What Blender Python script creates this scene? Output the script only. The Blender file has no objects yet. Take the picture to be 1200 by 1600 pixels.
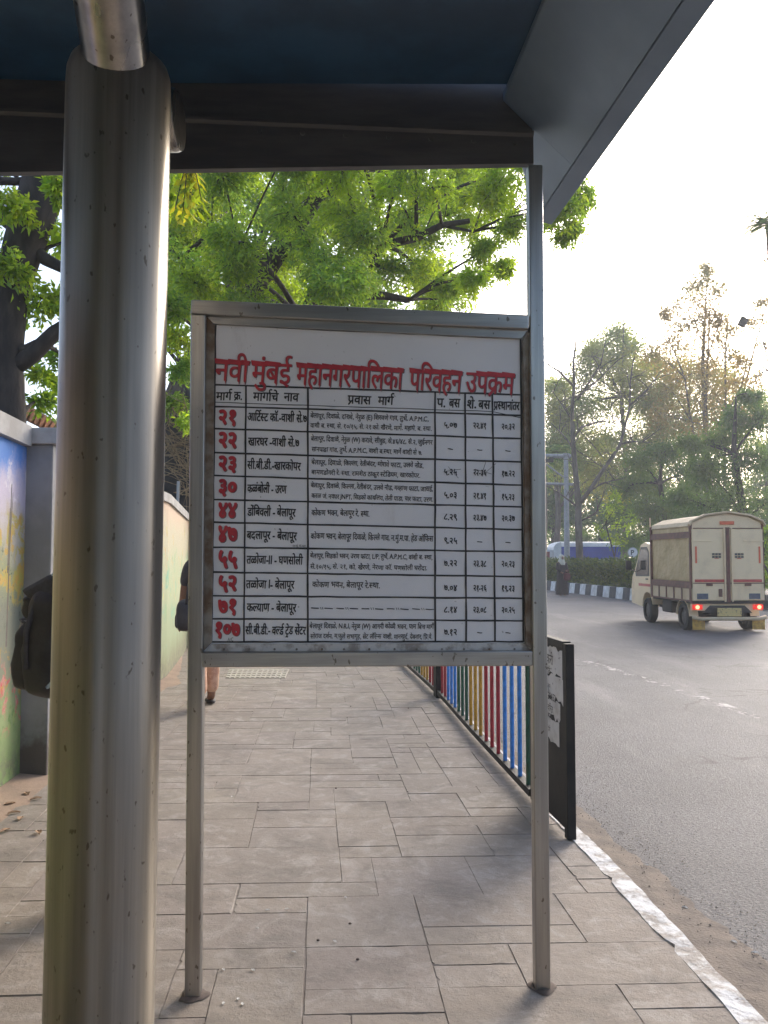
import bpy, math, random
import numpy as np
from mathutils import Vector, Matrix

# ---------------------------------------------------------------- camera, light, exposure
scn = bpy.context.scene
COL = scn.collection
PI = math.pi
F, PITCH, EYE = 1320.0, math.atan(70/1320.0), 1.4
cam = bpy.data.cameras.new('camera')
cam.sensor_fit = 'VERTICAL'; cam.sensor_height = 24.0; cam.lens = 24.0*F/1600
cam.clip_start = 0.05; cam.clip_end = 3000
cam_o = bpy.data.objects.new('camera', cam); COL.objects.link(cam_o)
cam_o.location = (0, 0, EYE); cam_o.rotation_euler = (PI/2+PITCH, 0, 0)
scn.camera = cam_o

SUN_EL, SUN_AZ = math.radians(24), math.radians(30)      # azimuth clockwise from +Y
world = bpy.data.worlds.new('World'); scn.world = world; world.use_nodes = True
wn = world.node_tree.nodes; wl = world.node_tree.links
sky = wn.new('ShaderNodeTexSky'); sky.sky_type = 'NISHITA'; sky.sun_disc = False
sky.sun_elevation = SUN_EL; sky.sun_rotation = SUN_AZ
sky.air_density = 0.75; sky.dust_density = 2.6; sky.ozone_density = 1.0
wl.new(sky.outputs[0], wn['Background'].inputs[0]); wn['Background'].inputs[1].default_value = 0.15
sun = bpy.data.lights.new('sun', 'SUN'); sun.energy = 1.3; sun.angle = math.radians(22); sun.color = (1, .93, .84)
sun_o = bpy.data.objects.new('sun', sun); COL.objects.link(sun_o); sun_o.location = (20, 30, 30)
sd = Vector((math.sin(SUN_AZ)*math.cos(SUN_EL), math.cos(SUN_AZ)*math.cos(SUN_EL), math.sin(SUN_EL)))
sun_o.rotation_euler = (-sd).to_track_quat('-Z', 'Y').to_euler()
scn.view_settings.view_transform = 'Standard'; scn.view_settings.look = 'None'
scn.view_settings.exposure = 1.52; scn.view_settings.gamma = 1.0
scn.cycles.max_bounces = 8; scn.cycles.transparent_max_bounces = 12
scn.cycles.sample_clamp_indirect = 6.0

# ---------------------------------------------------------------- measuring helpers (camera model of the photograph)
CP, SP_ = math.cos(PITCH), math.sin(PITCH)
def ray(u, v):
    yv = (800-v)/F
    return Vector(((u-600)/F, CP-SP_*yv, SP_+CP*yv))
def at(u, v, Y):
    d = ray(u, v); t = Y/d.y
    return Vector((d.x*t, Y, EYE+d.z*t))
def gr(u, v, z=0.0):
    d = ray(u, v); t = (z-EYE)/d.z
    return Vector((d.x*t, d.y*t, z))

# ---------------------------------------------------------------- objects
def tag(o, label=None, cat=None, group=None, kind=None):
    if label: o['label'] = label
    if cat: o['category'] = cat
    if group: o['group'] = group
    if kind: o['kind'] = kind
    return o
def thing(name, label, cat, loc=(0, 0, 0), rz=0.0, group=None):
    o = bpy.data.objects.new(name, None); COL.objects.link(o)
    o.empty_display_size = .2
    o.location = loc; o.rotation_euler = (0, 0, rz)
    return tag(o, label, cat, group)

class MB:
    def __init__(s): s.v = []; s.f = []; s.m = []
    def add(s, vs, fs, mi=0):
        n = len(s.v); s.v += [tuple(v) for v in vs]
        s.f += [tuple(i+n for i in f) for f in fs]; s.m += [mi]*len(fs); return s
    def box(s, c, size, rz=0.0, mi=0, rot=None):
        hx, hy, hz = [a/2 for a in size]; c = Vector(c)
        M = rot if rot is not None else Matrix.Rotation(rz, 3, 'Z')
        vs = [c+M@Vector((x*hx, y*hy, z*hz)) for z in (-1, 1) for y in (-1, 1) for x in (-1, 1)]
        return s.add(vs, [(0, 2, 3, 1), (4, 5, 7, 6), (0, 1, 5, 4), (2, 6, 7, 3), (0, 4, 6, 2), (1, 3, 7, 5)], mi)
    def beam(s, p0, p1, w, d, side=Vector((1, 0, 0)), mi=0):
        p0, p1 = Vector(p0), Vector(p1); ax = (p1-p0).normalized()
        sx = (side-ax*side.dot(ax)).normalized(); sy = ax.cross(sx)
        vs = []
        for p in (p0, p1):
            for a, b in ((-1, -1), (1, -1), (1, 1), (-1, 1)): vs.append(p+sx*a*w/2+sy*b*d/2)
        return s.add(vs, [(3, 2, 1, 0), (4, 5, 6, 7), (0, 1, 5, 4), (1, 2, 6, 5), (2, 3, 7, 6), (3, 0, 4, 7)], mi)
    def tube(s, pts, rad, n=10, caps=True, mi=0):
        pts = [Vector(p) for p in pts]; k = len(pts)
        if not hasattr(rad, '__len__'): rad = [rad]*k
        vs = []; ref = None
        for i in range(k):
            t = (pts[min(i+1, k-1)]-pts[max(i-1, 0)]).normalized()
            if ref is None: ref = t.orthogonal().normalized()
            ref = (ref-t*ref.dot(t)).normalized(); b = t.cross(ref)
            for j in range(n):
                a = 2*PI*j/n; vs.append(pts[i]+(ref*math.cos(a)+b*math.sin(a))*rad[i])
        fs = [(i*n+j, i*n+(j+1) % n, (i+1)*n+(j+1) % n, (i+1)*n+j) for i in range(k-1) for j in range(n)]
        if caps: fs += [tuple(range(n-1, -1, -1)), tuple((k-1)*n+j for j in range(n))]
        return s.add(vs, fs, mi)
    def prism(s, pts, off, mi=0):
        off = Vector(off); n = len(pts); pts = [Vector(p) for p in pts]
        vs = pts+[p+off for p in pts]
        fs = [tuple(range(n-1, -1, -1)), tuple(range(n, 2*n))]+[(i, (i+1) % n, n+(i+1) % n, n+i) for i in range(n)]
        return s.add(vs, fs, mi)
    def build(s, name, mats, parent=None, smooth=False, bevel=0.0, seg=2, world_space=False, auto=False):
        me = bpy.data.meshes.new(name); me.from_pydata(s.v, [], s.f)
        for m in (mats if isinstance(mats, (list, tuple)) else [mats]): me.materials.append(m)
        if any(s.m): me.polygons.foreach_set('material_index', s.m)
        if smooth: me.polygons.foreach_set('use_smooth', [True]*len(me.polygons))
        o = bpy.data.objects.new(name, me); COL.objects.link(o)
        if parent is not None:
            o.parent = parent
            if world_space:
                o.matrix_parent_inverse = (Matrix.Translation(parent.location)@parent.rotation_euler.to_matrix().to_4x4()).inverted()
        import bmesh
        bm = bmesh.new(); bm.from_mesh(me); bmesh.ops.recalc_face_normals(bm, faces=bm.faces); bm.to_mesh(me); bm.free()
        if smooth and auto:
            try: me.set_sharp_from_angle(angle=math.radians(40))
            except Exception: pass
        if bevel:
            b = o.modifiers.new('bevel', 'BEVEL'); b.width = bevel; b.segments = seg; b.limit_method = 'ANGLE'; b.angle_limit = math.radians(40)
        me.update()
        return o

# ---------------------------------------------------------------- materials
def newmat(name):
    m = bpy.data.materials.new(name); m.use_nodes = True
    nt = m.node_tree; return m, nt, nt.nodes, nt.links, nt.nodes['Principled BSDF']
def noise(nt, scale, detail=4, rough=.55, coord='Object', stretch=None, dist=0.0):
    tc = nt.nodes.new('ShaderNodeTexCoord'); out = tc.outputs[coord]
    if stretch:
        mp = nt.nodes.new('ShaderNodeMapping'); mp.inputs['Scale'].default_value = stretch
        nt.links.new(out, mp.inputs[0]); out = mp.outputs[0]
    n = nt.nodes.new('ShaderNodeTexNoise'); n.inputs['Scale'].default_value = scale
    n.inputs['Detail'].default_value = detail; n.inputs['Roughness'].default_value = rough
    n.inputs['Distortion'].default_value = dist
    nt.links.new(out, n.inputs['Vector']); return n.outputs['Fac']
def ramp(nt, fac, stops, ease=True):
    r = nt.nodes.new('ShaderNodeValToRGB'); e = r.color_ramp.elements
    while len(e) < len(stops): e.new(.5)
    for el, (p, c) in zip(e, stops):
        el.position = p; el.color = (c, c, c, 1) if not hasattr(c, '__len__') else tuple(c)+(1,)
    r.color_ramp.interpolation = 'EASE' if ease else 'LINEAR'
    nt.links.new(fac, r.inputs[0]); return r.outputs[0]
def mixc(nt, fac, a, b, mode='MIX'):
    m = nt.nodes.new('ShaderNodeMix'); m.data_type = 'RGBA'; m.blend_type = mode
    for i, x in ((0, fac), (6, a), (7, b)):
        if hasattr(x, 'links') or isinstance(x, bpy.types.NodeSocket): nt.links.new(x, m.inputs[i])
        elif hasattr(x, '__len__'): m.inputs[i].default_value = tuple(x)+(1,) if len(x) == 3 else tuple(x)
        else: m.inputs[i].default_value = x
    return m.outputs[2]
def bump(nt, h, strength, dist, bsdf):
    b = nt.nodes.new('ShaderNodeBump'); b.inputs['Strength'].default_value = strength; b.inputs['Distance'].default_value = dist
    nt.links.new(h, b.inputs['Height']); nt.links.new(b.outputs[0], bsdf.inputs['Normal']); return b
def pm(name, col, col2=None, scale=6, rough=.6, metal=0.0, bmp=0.0, bscale=40, bdist=.004, stretch=None, lo=.35, hi=.65, spec=.5, coord='Object'):
    m, nt, N, L, B = newmat(name)
    B.inputs['Roughness'].default_value = rough; B.inputs['Metallic'].default_value = metal
    B.inputs['Specular IOR Level'].default_value = spec
    if col2 is None: col2 = tuple(c*.8 for c in col)
    n = noise(nt, scale, 6, .6, coord, stretch)
    c = ramp(nt, n, [(lo, col), (hi, col2)]); L.new(c, B.inputs['Base Color'])
    if bmp: bump(nt, noise(nt, bscale, 4, .6, coord, stretch), bmp, bdist, B)
    return m
def steel(name, base=(.5, .47, .43), rough=.28, stretch=(60, 60, .6), dirt=(.25, .235, .22), amt=.5, aniso=.3, arot=0.0):
    m, nt, N, L, B = newmat(name)
    B.inputs['Metallic'].default_value = 1.0; B.inputs['Anisotropic'].default_value = aniso; B.inputs['Anisotropic Rotation'].default_value = arot
    st = noise(nt, 3, 5, .7, 'Object', stretch)
    bl = noise(nt, 2.2, 3, .5, 'Object', (1.6, 1.6, .7))
    c1 = ramp(nt, st, [(.3, tuple(x*.9 for x in base)), (.7, base)])
    co = ramp(nt, noise(nt, 3, 3, .6, 'Object', tuple(x*.22 if x > 5 else x*.6 for x in stretch)), [(.35, (.86, .86, .86)), (.65, (1.08, 1.07, 1.06))])
    c1 = mixc(nt, 1.0, c1, co, 'MULTIPLY')
    k = ramp(nt, bl, [(.48, 0.0), (.75, amt)])
    c2 = mixc(nt, k, c1, dirt); L.new(c2, B.inputs['Base Color'])
    spk = ramp(nt, noise(nt, 55, 2, .5, 'Object', (1, 1, .6)), [(.675, 0.0), (.72, .75)])
    L.new(mixc(nt, spk, c2, (.10, .08, .06)), B.inputs['Base Color'])
    r = ramp(nt, bl, [(.3, rough), (.75, rough+.14)]); L.new(r, B.inputs['Roughness'])
    bump(nt, st, .03, .002, B)
    return m
M = {}
M['steel_col'] = steel('column brushed steel', (.30, .275, .24), .29, (45, 45, .5), amt=.3, aniso=.85, arot=0.25)
M['steel_arm'] = steel('arm steel', (.46, .44, .41), .20, (30, 30, 30), amt=.3)
M['steel'] = steel('square tube steel', (.43, .415, .395), .32, (60, 60, 1.0), amt=.5)
M['steel_rail'] = steel('rail steel', (.43, .415, .395), .32, (1.0, 60, 60), amt=.55)
M['beam'] = pm('dark beam steel', (.11, .108, .11), (.075, .075, .08), 5, .45, .4, .15, 30, stretch=(.5, 3, 3))
M['roof'] = pm('blue sheet roof', (.026, .078, .15), (.016, .048, .095), 3, .42, .0, .1, 20)
M['edge'] = pm('edge beam blue grey', (.21, .28, .37), (.18, .24, .32), 3, .38, .35)  # lightened blue grey: glare along the roof edge is put into the colour
M['white_board'] = None
M['black'] = pm('black fence paint', (.010, .010, .011), (.02, .019, .018), 8, .6, 0, .2, 60, spec=.25)
M['rust'] = pm('rusty metal', (.16, .10, .06), (.30, .27, .23), 14, .6, .3, .2, 60)
M['ink'] = pm('black sign paint', (.02, .018, .018), (.035, .03, .03), 60, .5)
M['ink_grey'] = pm('grey letter shade', (.14, .12, .12), (.10, .09, .09), 60, .5)
M['ink_red'] = pm('red sign paint', (.55, .035, .045), (.42, .025, .04), 25, .45)
def board_mat():
    m, nt, N, L, B = newmat('white sign board'); B.inputs['Roughness'].default_value = .38
    a = ramp(nt, noise(nt, 1.6, 5, .6), [(.3, (.80, .785, .785)), (.7, (.74, .72, .72))])
    s = ramp(nt, noise(nt, 9, 8, .7, 'Object', (1, 1, .35)), [(.58, 0.0), (.80, .35)])
    c = mixc(nt, s, a, (.46, .41, .37))
    k = ramp(nt, noise(nt, 70, 2, .5), [(.73, 0.0), (.77, .55)])
    L.new(mixc(nt, k, c, (.22, .18, .15)), B.inputs['Base Color'])
    bump(nt, noise(nt, 5, 4), .12, .01, B); return m
M['board'] = board_mat()
M['board_edge'] = pm('worn board edge', (.62, .58, .54), (.32, .27, .23), 18, .6, 0, .3, 50, lo=.45, hi=.62)
def leaf_mat(name, base, trans=.45, gloss=.35):
    m, nt, N, L, B = newmat(name)
    a = N.new('ShaderNodeAttribute'); a.attribute_name = 'tint'
    c = mixc(nt, 1.0, base, a.outputs['Color'], 'MULTIPLY')
    L.new(c, B.inputs['Base Color']); B.inputs['Roughness'].default_value = .5; B.inputs['Specular IOR Level'].default_value = gloss
    t = N.new('ShaderNodeBsdfTranslucent')
    tcol = mixc(nt, 1.0, c, (1.6, 1.5, .6), 'MULTIPLY'); L.new(tcol, t.inputs[0])
    mx = N.new('ShaderNodeMixShader'); mx.inputs[0].default_value = trans
    L.new(B.outputs[0], mx.inputs[1]); L.new(t.outputs[0], mx.inputs[2]); L.new(mx.outputs[0], N['Material Output'].inputs[0])
    return m
M['bark'] = pm('bark', (.055, .042, .033), (.028, .022, .018), 9, .9, 0, .6, 25, .02, (1, 1, .35))
M['bark_pale'] = pm('pale bark', (.17, .14, .115), (.09, .075, .06), 6, .9, 0, .5, 18, .02, (1, 1, .35))
# ---------------------------------------------------------------- setting: ground, footpath, kerb, road
rng = random.Random(5)
def lerp_tab(tab):
    def f(y):
        if y <= tab[0][0]:
            (a, b), (c, d) = tab[0], tab[1]
        elif y >= tab[-1][0]:
            (a, b), (c, d) = tab[-2], tab[-1]
        else:
            for (a, b), (c, d) in zip(tab, tab[1:]):
                if a <= y <= c: break
        return b+(d-b)*(y-a)/(c-a)
    return f
kerb_x = lerp_tab([(-6, 1.75), (0, 1.345), (2.65, 1.165), (3.64, 1.09), (4.4, 1.02), (6.65, .82), (8.35, .69), (10.9, .40), (16, -.25), (25, -1.9), (45, -7.5)])
wall_x = lerp_tab([(-6, -1.55), (0, -1.93), (5.17, -2.31), (5.8, -2.35), (9.73, -2.50), (11.7, -2.79), (16, -3.55), (25, -5.6), (45, -11.5)])
ROADZ = -.12
M['ground'] = pm('dry earth', (.20, .155, .115), (.13, .105, .08), 2, .95, 0, .4, 8, .03)
g = MB(); g.add([(-500, -300, -.16), (500, -300, -.16), (500, 900, -.16), (-500, 900, -.16)], [(0, 1, 2, 3)])
tag(g.build('ground', M['ground']), kind='structure')

def asphalt():
    m, nt, N, L, B = newmat('asphalt'); B.inputs['Roughness'].default_value = .72
    big = noise(nt, .45, 5, .6); fine = noise(nt, 60, 4, .75)
    a = ramp(nt, big, [(.3, (.075, .071, .076)), (.7, (.125, .118, .124))])
    f = ramp(nt, fine, [(.33, .35), (.58, 1.1), (.72, 2.3)])
    c = mixc(nt, .85, a, f, 'MULTIPLY')
    vo = N.new('ShaderNodeTexVoronoi'); vo.feature = 'DISTANCE_TO_EDGE'; vo.inputs['Scale'].default_value = .55
    tcx = N.new('ShaderNodeTexCoord'); vm = N.new('ShaderNodeVectorMath'); vm.operation = 'ADD'
    nn_ = N.new('ShaderNodeTexNoise'); nn_.inputs['Scale'].default_value = 1.6; nn_.inputs['Detail'].default_value = 6; L.new(tcx.outputs['Object'], nn_.inputs['Vector'])
    L.new(tcx.outputs['Object'], vm.inputs[0]); L.new(nn_.outputs['Color'], vm.inputs[1]); L.new(vm.outputs[0], vo.inputs['Vector'])
    ck = ramp(nt, vo.outputs['Distance'], [(.004, .8), (.014, 0.0)])
    ckm = mixc(nt, ramp(nt, noise(nt, .35, 3), [(.48, 0.0), (.56, 1.0)]), (0, 0, 0), ck)
    c = mixc(nt, ckm, c, (.03, .028, .028))
    st = ramp(nt, noise(nt, 1.1, 6, .7, 'Object', (.9, .12, 1)), [(.5, 0.0), (.72, .4)])
    c = mixc(nt, st, c, (.27, .25, .24))
    L.new(c, B.inputs['Base Color']); bump(nt, fine, .8, .02, B); return m
M['asphalt'] = asphalt()
r = MB(); ys = [-12+i*2 for i in range(45)]
for y0, y1 in zip(ys, ys[1:]):
    r.add([(kerb_x(y0)-.05, y0, ROADZ), (40, y0, ROADZ), (40, y1, ROADZ), (kerb_x(y1)-.05, y1, ROADZ)], [(0, 1, 2, 3)])
tag(r.build('road', M['asphalt']), kind='structure')
# dusty gutter strip with a ragged edge
M['dust'] = pm('gutter dust', (.20, .16, .125), (.13, .105, .085), 7, .95, 0, .7, 70, .01)
gt = MB(); prev = None
nz = [rng.uniform(-1, 1) for _ in range(2000)]
def wob(y, amp, step=.09, seed=0):
    t = y/step+500+seed; i = int(math.floor(t)); f = t-i
    return amp*(nz[i % 2000]*(1-f)+nz[(i+1) % 2000]*f)
y = -2.0; row = []
while y < 30:
    k = kerb_x(y)
    w = max(.36+.05*(3.5-y), .22) if y < 6 else max(.22-.02*(y-6), .08)
    w += wob(y, .05, .35)+wob(y, .022, .05, 77)
    row.append(((k-.02, y, ROADZ+.030), (k+w*.55, y, ROADZ+.014), (k+w, y, ROADZ-.003))); y += .05
for a, b in zip(row, row[1:]):
    gt.add(a+b, [(0, 1, 4, 3), (1, 2, 5, 4)])
tag(gt.build('gutter', M['dust'], smooth=True), kind='structure')
# crumbled stones along the broken asphalt edge
gv = MB(); rg_ = random.Random(4)
for k in range(2600):
    y = rg_.uniform(-1, 9)**1.0; kx = kerb_x(y); w_ = max(.36+.05*(3.5-y), .22) if y < 6 else .2
    off = rg_.gauss(w_, .09) if rg_.random() < .75 else rg_.uniform(.02, w_+.5)
    r_ = rg_.uniform(.0018, .0042)*(1.6 if rg_.random() < .08 else 1); c = Vector((kx+abs(off), y, ROADZ+.006+max(0, .022*(1-abs(off)/w_))))
    a = rg_.uniform(0, 3.1); ca_, sa_ = math.cos(a)*r_, math.sin(a)*r_
    gv.add([c+Vector((ca_*1.3, sa_*1.3, 0)), c+Vector((-sa_, ca_, 0)), c+Vector((-ca_, -sa_*1.2, 0)), c+Vector((sa_, -ca_*1.1, 0)), c+Vector((0, 0, r_*.8)), c+Vector((0, 0, -r_*.7))], [(0, 1, 4), (1, 2, 4), (2, 3, 4), (3, 0, 4), (1, 0, 5), (2, 1, 5), (3, 2, 5), (0, 3, 5)])
M['grit'] = pm('road grit', (.13, .115, .10), (.22, .19, .165), 40, .9)
tag(gv.build('gravel', M['grit']), kind='stuff')
# worn lane marking
def worn_paint():
    m, nt, N, L, B = newmat('worn road paint'); B.inputs['Roughness'].default_value = .7
    B.inputs['Base Color'].default_value = (.36, .34, .33, 1)
    k = ramp(nt, noise(nt, 6, 8, .75), [(.46, 0.0), (.58, .9)])
    L.new(k, B.inputs['Alpha']); return m
M['worn'] = worn_paint()
lm = MB()
for (p, q, w) in ((gr(905, 1030, ROADZ+.004), gr(1045, 1072, ROADZ+.004), .14), (gr(1060, 1078, ROADZ+.004), gr(1190, 1122, ROADZ+.004), .14)):
    dd = (q-p).normalized(); nn = Vector((-dd.y, dd.x, 0))*w/2
    lm.add([p-nn, q-nn, q+nn, p+nn], [(0, 1, 2, 3)])
tag(lm.build('road_marking', M['worn']), kind='structure')

def concrete(name, a, b, pale):
    m, nt, N, L, B = newmat(name); B.inputs['Roughness'].default_value = .82
    at_ = N.new('ShaderNodeAttribute'); at_.attribute_name = 'tint'
    c = ramp(nt, noise(nt, 1.3, 6, .6, dist=.6), [(.3, a), (.7, b)])
    c = mixc(nt, 1.0, c, at_.outputs['Color'], 'MULTIPLY')
    s = ramp(nt, noise(nt, 5.5, 9, .72, dist=1.2), [(.47, 0.0), (.66, .75)])
    c = mixc(nt, s, c, pale)
    d = ramp(nt, noise(nt, 3.2, 7, .7, dist=.4), [(.46, 0.0), (.68, .75)])
    c = mixc(nt, d, c, tuple(x*.6 for x in a))
    sp = ramp(nt, noise(nt, 85, 2, .5), [(.70, 0.0), (.76, .5)])
    c = mixc(nt, sp, c, tuple(x*.5 for x in a))
    L.new(c, B.inputs['Base Color'])
    bump(nt, noise(nt, 14, 9, .75), .6, .016, B); return m
M['path'] = concrete('stamped concrete', (.275, .23, .188), (.24, .20, .165), (.36, .315, .268))
M['groove'] = pm('dirty groove', (.17, .125, .10), (.10, .075, .06), 8, .95)
fp = MB(); tint = []
U = .15; S0, S1 = -2.0, 30.0; NS = int((S1-S0)/U); NT = 22
occ = [[False]*NT for _ in range(NS)]
rects = []
JOINT = int((6.26-S0)/U)
for i in range(NS):
    for j in range(NT):
        if occ[i][j]: continue
        w = rng.choice((2, 2, 3, 3, 4, 5)); h = rng.choice((1, 1, 2, 2, 3))
        if i < JOINT < i+h: h = JOINT-i
        while j+w > NT or any(occ[i][jj] for jj in range(j, min(j+w, NT))): w -= 1
        h = min(h, NS-i)
        for ii in range(i, i+h):
            for jj in range(j, j+w): occ[ii][jj] = True
        rects.append((i, j, w, h))
def pxy(s, t):
    y = S0+s*U; a, b = wall_x(y)-.02, kerb_x(y)-.10
    return a+(b-a)*t/NT, y+(t/NT-.5)*.12
for (i, j, w, h) in rects:
    gw = [rng.choice((.0, .0004, .001, .002, .003)) for _ in range(4)]
    if i == JOINT: gw[0] = .006
    z = rng.uniform(-.0015, .0015); q = []
    for (ds, dt, sx, sy, ia, ib) in ((0, 0, 1, 1, 3, 0), (0, w, -1, 1, 1, 0), (h, w, -1, -1, 1, 2), (h, 0, 1, -1, 3, 2)):
        x, y = pxy(i+ds, j+dt); q.append((x+sx*gw[ia], y+sy*gw[ib], sx, sy))
    cx_, cy_ = sum(a[0] for a in q)/4, sum(a[1] for a in q)/4; top, bot = [], []
    for (xa, ya, _, _), (xb, yb_, _, _) in zip(q, q[1:]+q[:1]):
        n_ = 6; ew = rng.choice((.0004, .0008, .0015, .0025, .0035))
        for t_ in range(n_):
            x, y = xa+(xb-xa)*t_/n_, ya+(yb_-ya)*t_/n_; d_ = math.hypot(cx_-x, cy_-y); jt = rng.uniform(-.0006, .0018)+(.010 if rng.random() < .025 else 0)
            bot.append((x, y, -.004)); e_ = ew+jt; top.append((x+(cx_-x)/d_*e_, y+(cy_-y)/d_*e_, z))
    n_ = len(top); fp.add(top+bot, [tuple(range(n_))]+[(n_+k, n_+(k+1) % n_, (k+1) % n_, k) for k in range(n_)])
    tv = rng.uniform(.93, 1.05); tint += [(tv, tv*rng.uniform(.98, 1.0), tv*rng.uniform(.95, 1.0), 1)]+[(tv*.95, tv*.94, tv*.92, 1)]*n_
n0 = len(fp.f)
for k in range(NS):
    y0, y1 = S0+k*U, S0+(k+1)*U
    fp.add([(wall_x(y0)-.1, y0-.1, -.0035), (kerb_x(y0)-.08, y0-.1, -.0035), (kerb_x(y1)-.08, y1-.1, -.0035), (wall_x(y1)-.1, y1-.1, -.0035)], [(0, 1, 2, 3)], 0)
    tint.append((.80, .77, .74, 1))
fo = fp.build('footpath', [M['path'], M['groove']])
ca = fo.data.color_attributes.new('tint', 'FLOAT_COLOR', 'CORNER')
buf = []
for p in fo.data.polygons: buf += list(tint[p.index])*p.loop_total
ca.data.foreach_set('color', buf)
tag(fo, kind='structure')
# whitewashed kerb, chipped
def kerbmat():
    m, nt, N, L, B = newmat('chipped white kerb'); B.inputs['Roughness'].default_value = .8
    k = ramp(nt, noise(nt, 7, 8, .7), [(.44, 0.0), (.58, 1.0)])
    c = mixc(nt, k, (.60, .59, .575), (.30, .265, .23))
    d = ramp(nt, noise(nt, 30, 4, .6), [(.62, 0.0), (.72, .7)])
    L.new(mixc(nt, d, c, (.14, .11, .09)), B.inputs['Base Color']); bump(nt, noise(nt, 16, 6), .6, .02, B); return m
M['kerb'] = kerbmat()
kb = MB(); y = -2.0; rows = []
while y < 30:
    k = kerb_x(y); a = wob(y, .008, .3, 20)+wob(y, .004, .05, 40); b = wob(y, .007, .27, 300)+wob(y, .004, .05, 500)
    zz = wob(y, .004, .1, 700)
    w = .105 if (y % .62) > .05 else .085
    rows.append(((k-w+a, y, -.02), (k-w+a+.004, y, .004+zz), (k-.012+b, y, .004+zz), (k+b, y, -.012), (k+b+.012, y, ROADZ-.03))); y += .045
for a, b in zip(rows, rows[1:]):
    kb.add(a+b, [(i, i+1, i+6, i+5) for i in range(4)])
tag(kb.build('kerb', M['kerb']), kind='structure')
# sandy patch at the foot of the wall
M['sand'] = pm('sandy dirt', (.34, .235, .165), (.27, .19, .14), 5, .95, 0, .5, 50, .008)
sp_ = MB(); rows = []; y = 2.0
while y < 12:
    x = wall_x(y); w = .42+wob(y, .12, .5)+wob(y, .05, .1, 9); w *= min(1, (12-y)/5)
    rows.append(((x-.02, y, .02), (x+w*.4, y, .008), (x+w, y, -.003))); y += .08
for a, b in zip(rows, rows[1:]): sp_.add(a+b, [(0, 1, 4, 3), (1, 2, 5, 4)])
tag(sp_.build('dirt_strip', M['sand'], smooth=True), kind='structure')

# ---------------------------------------------------------------- painted boundary wall
def mural(name, stops, dabs, warp=.35):
    m, nt, N, L, B = newmat(name); B.inputs['Roughness'].default_value = .75
    tc = N.new('ShaderNodeTexCoord'); sx = N.new('ShaderNodeSeparateXYZ'); L.new(tc.outputs['Object'], sx.inputs[0])
    def math_(op, a, b_=None, c_=None):
        q = N.new('ShaderNodeMath'); q.operation = op
        for k, x in enumerate((a, b_, c_)):
            if x is None: continue
            if isinstance(x, bpy.types.NodeSocket): L.new(x, q.inputs[k])
            else: q.inputs[k].default_value = x
        return q.outputs[0]
    def rng_(v, a, b_):
        q = N.new('ShaderNodeMapRange'); q.inputs[1].default_value = a; q.inputs[2].default_value = b_; L.new(v, q.inputs[0]); return q.outputs[0]
    z = math_('ADD', sx.outputs['Z'], math_('MULTIPLY_ADD', noise(nt, 2.4, 7, .7), warp*2, -warp))
    c = ramp(nt, rng_(z, 0, 2.2), stops)
    for (z0, z1, sc, c1, c2, lo) in dabs:
        band = math_('MULTIPLY', rng_(z, z0, z0+.15), rng_(z, z1, z1-.15))
        d = ramp(nt, noise(nt, sc, 6, .7, dist=.5), [(lo, 0.0), (lo+.05, .95)])
        c = mixc(nt, math_('MULTIPLY', d, band), c, ramp(nt, noise(nt, sc*2.3, 4, .6), [(.4, c1), (.6, c2)]))
    fl = ramp(nt, noise(nt, 12, 8, .75), [(.42, 0.0), (.6, 1.0)])
    c = mixc(nt, math_('MULTIPLY', fl, rng_(sx.outputs['Z'], .28, 0)), c, (.12, .10, .085))
    L.new(c, B.inputs['Base Color']); bump(nt, noise(nt, 25, 6), .2, .008, B); return m
M['mural_near'] = mural('landscape mural', [(.05, (.16, .24, .08)), (.20, (.22, .28, .12)), (.34, (.16, .17, .12)), (.48, (.15, .16, .12)), (.60, (.22, .24, .13)), (.72, (.36, .33, .30)), (.84, (.42, .38, .48)), (.95, (.06, .18, .50))],
    [(.30, .75, 9, (.45, .06, .07), (.50, .20, .18), .52), (.45, .95, 7, (.42, .26, .04), (.30, .22, .05), .56), (.05, .55, 8, (.10, .20, .05), (.25, .32, .10), .52), (1.05, 1.75, 6, (.42, .26, .05), (.34, .30, .06), .48), (.85, 1.5, 14, (.06, .09, .05), (.10, .11, .06), .58), (1.6, 2.1, 4, (.55, .53, .56), (.45, .42, .52), .55)])
M['mural_far'] = mural('pale green mural', [(.02, (.20, .21, .11)), (.25, (.27, .32, .18)), (.5, (.34, .38, .22)), (.75, (.42, .38, .26)), (.95, (.48, .34, .24))],
    [(.4, 1.5, 3.5, (.16, .34, .24), (.24, .36, .18), .54), (.8, 1.9, 5, (.46, .40, .18), (.42, .30, .16), .56)])
M['galv_pale'] = pm('pale grey metal', (.42, .42, .41), (.34, .34, .33), 5, .6)
M['cement'] = pm('grey cement wall', (.27, .27, .275), (.21, .21, .21), 3, .85, 0, .3, 30, .01)
M['cement_light'] = pm('pale cement', (.38, .37, .36), (.30, .29, .28), 3, .85, 0, .3, 30, .01)
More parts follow.
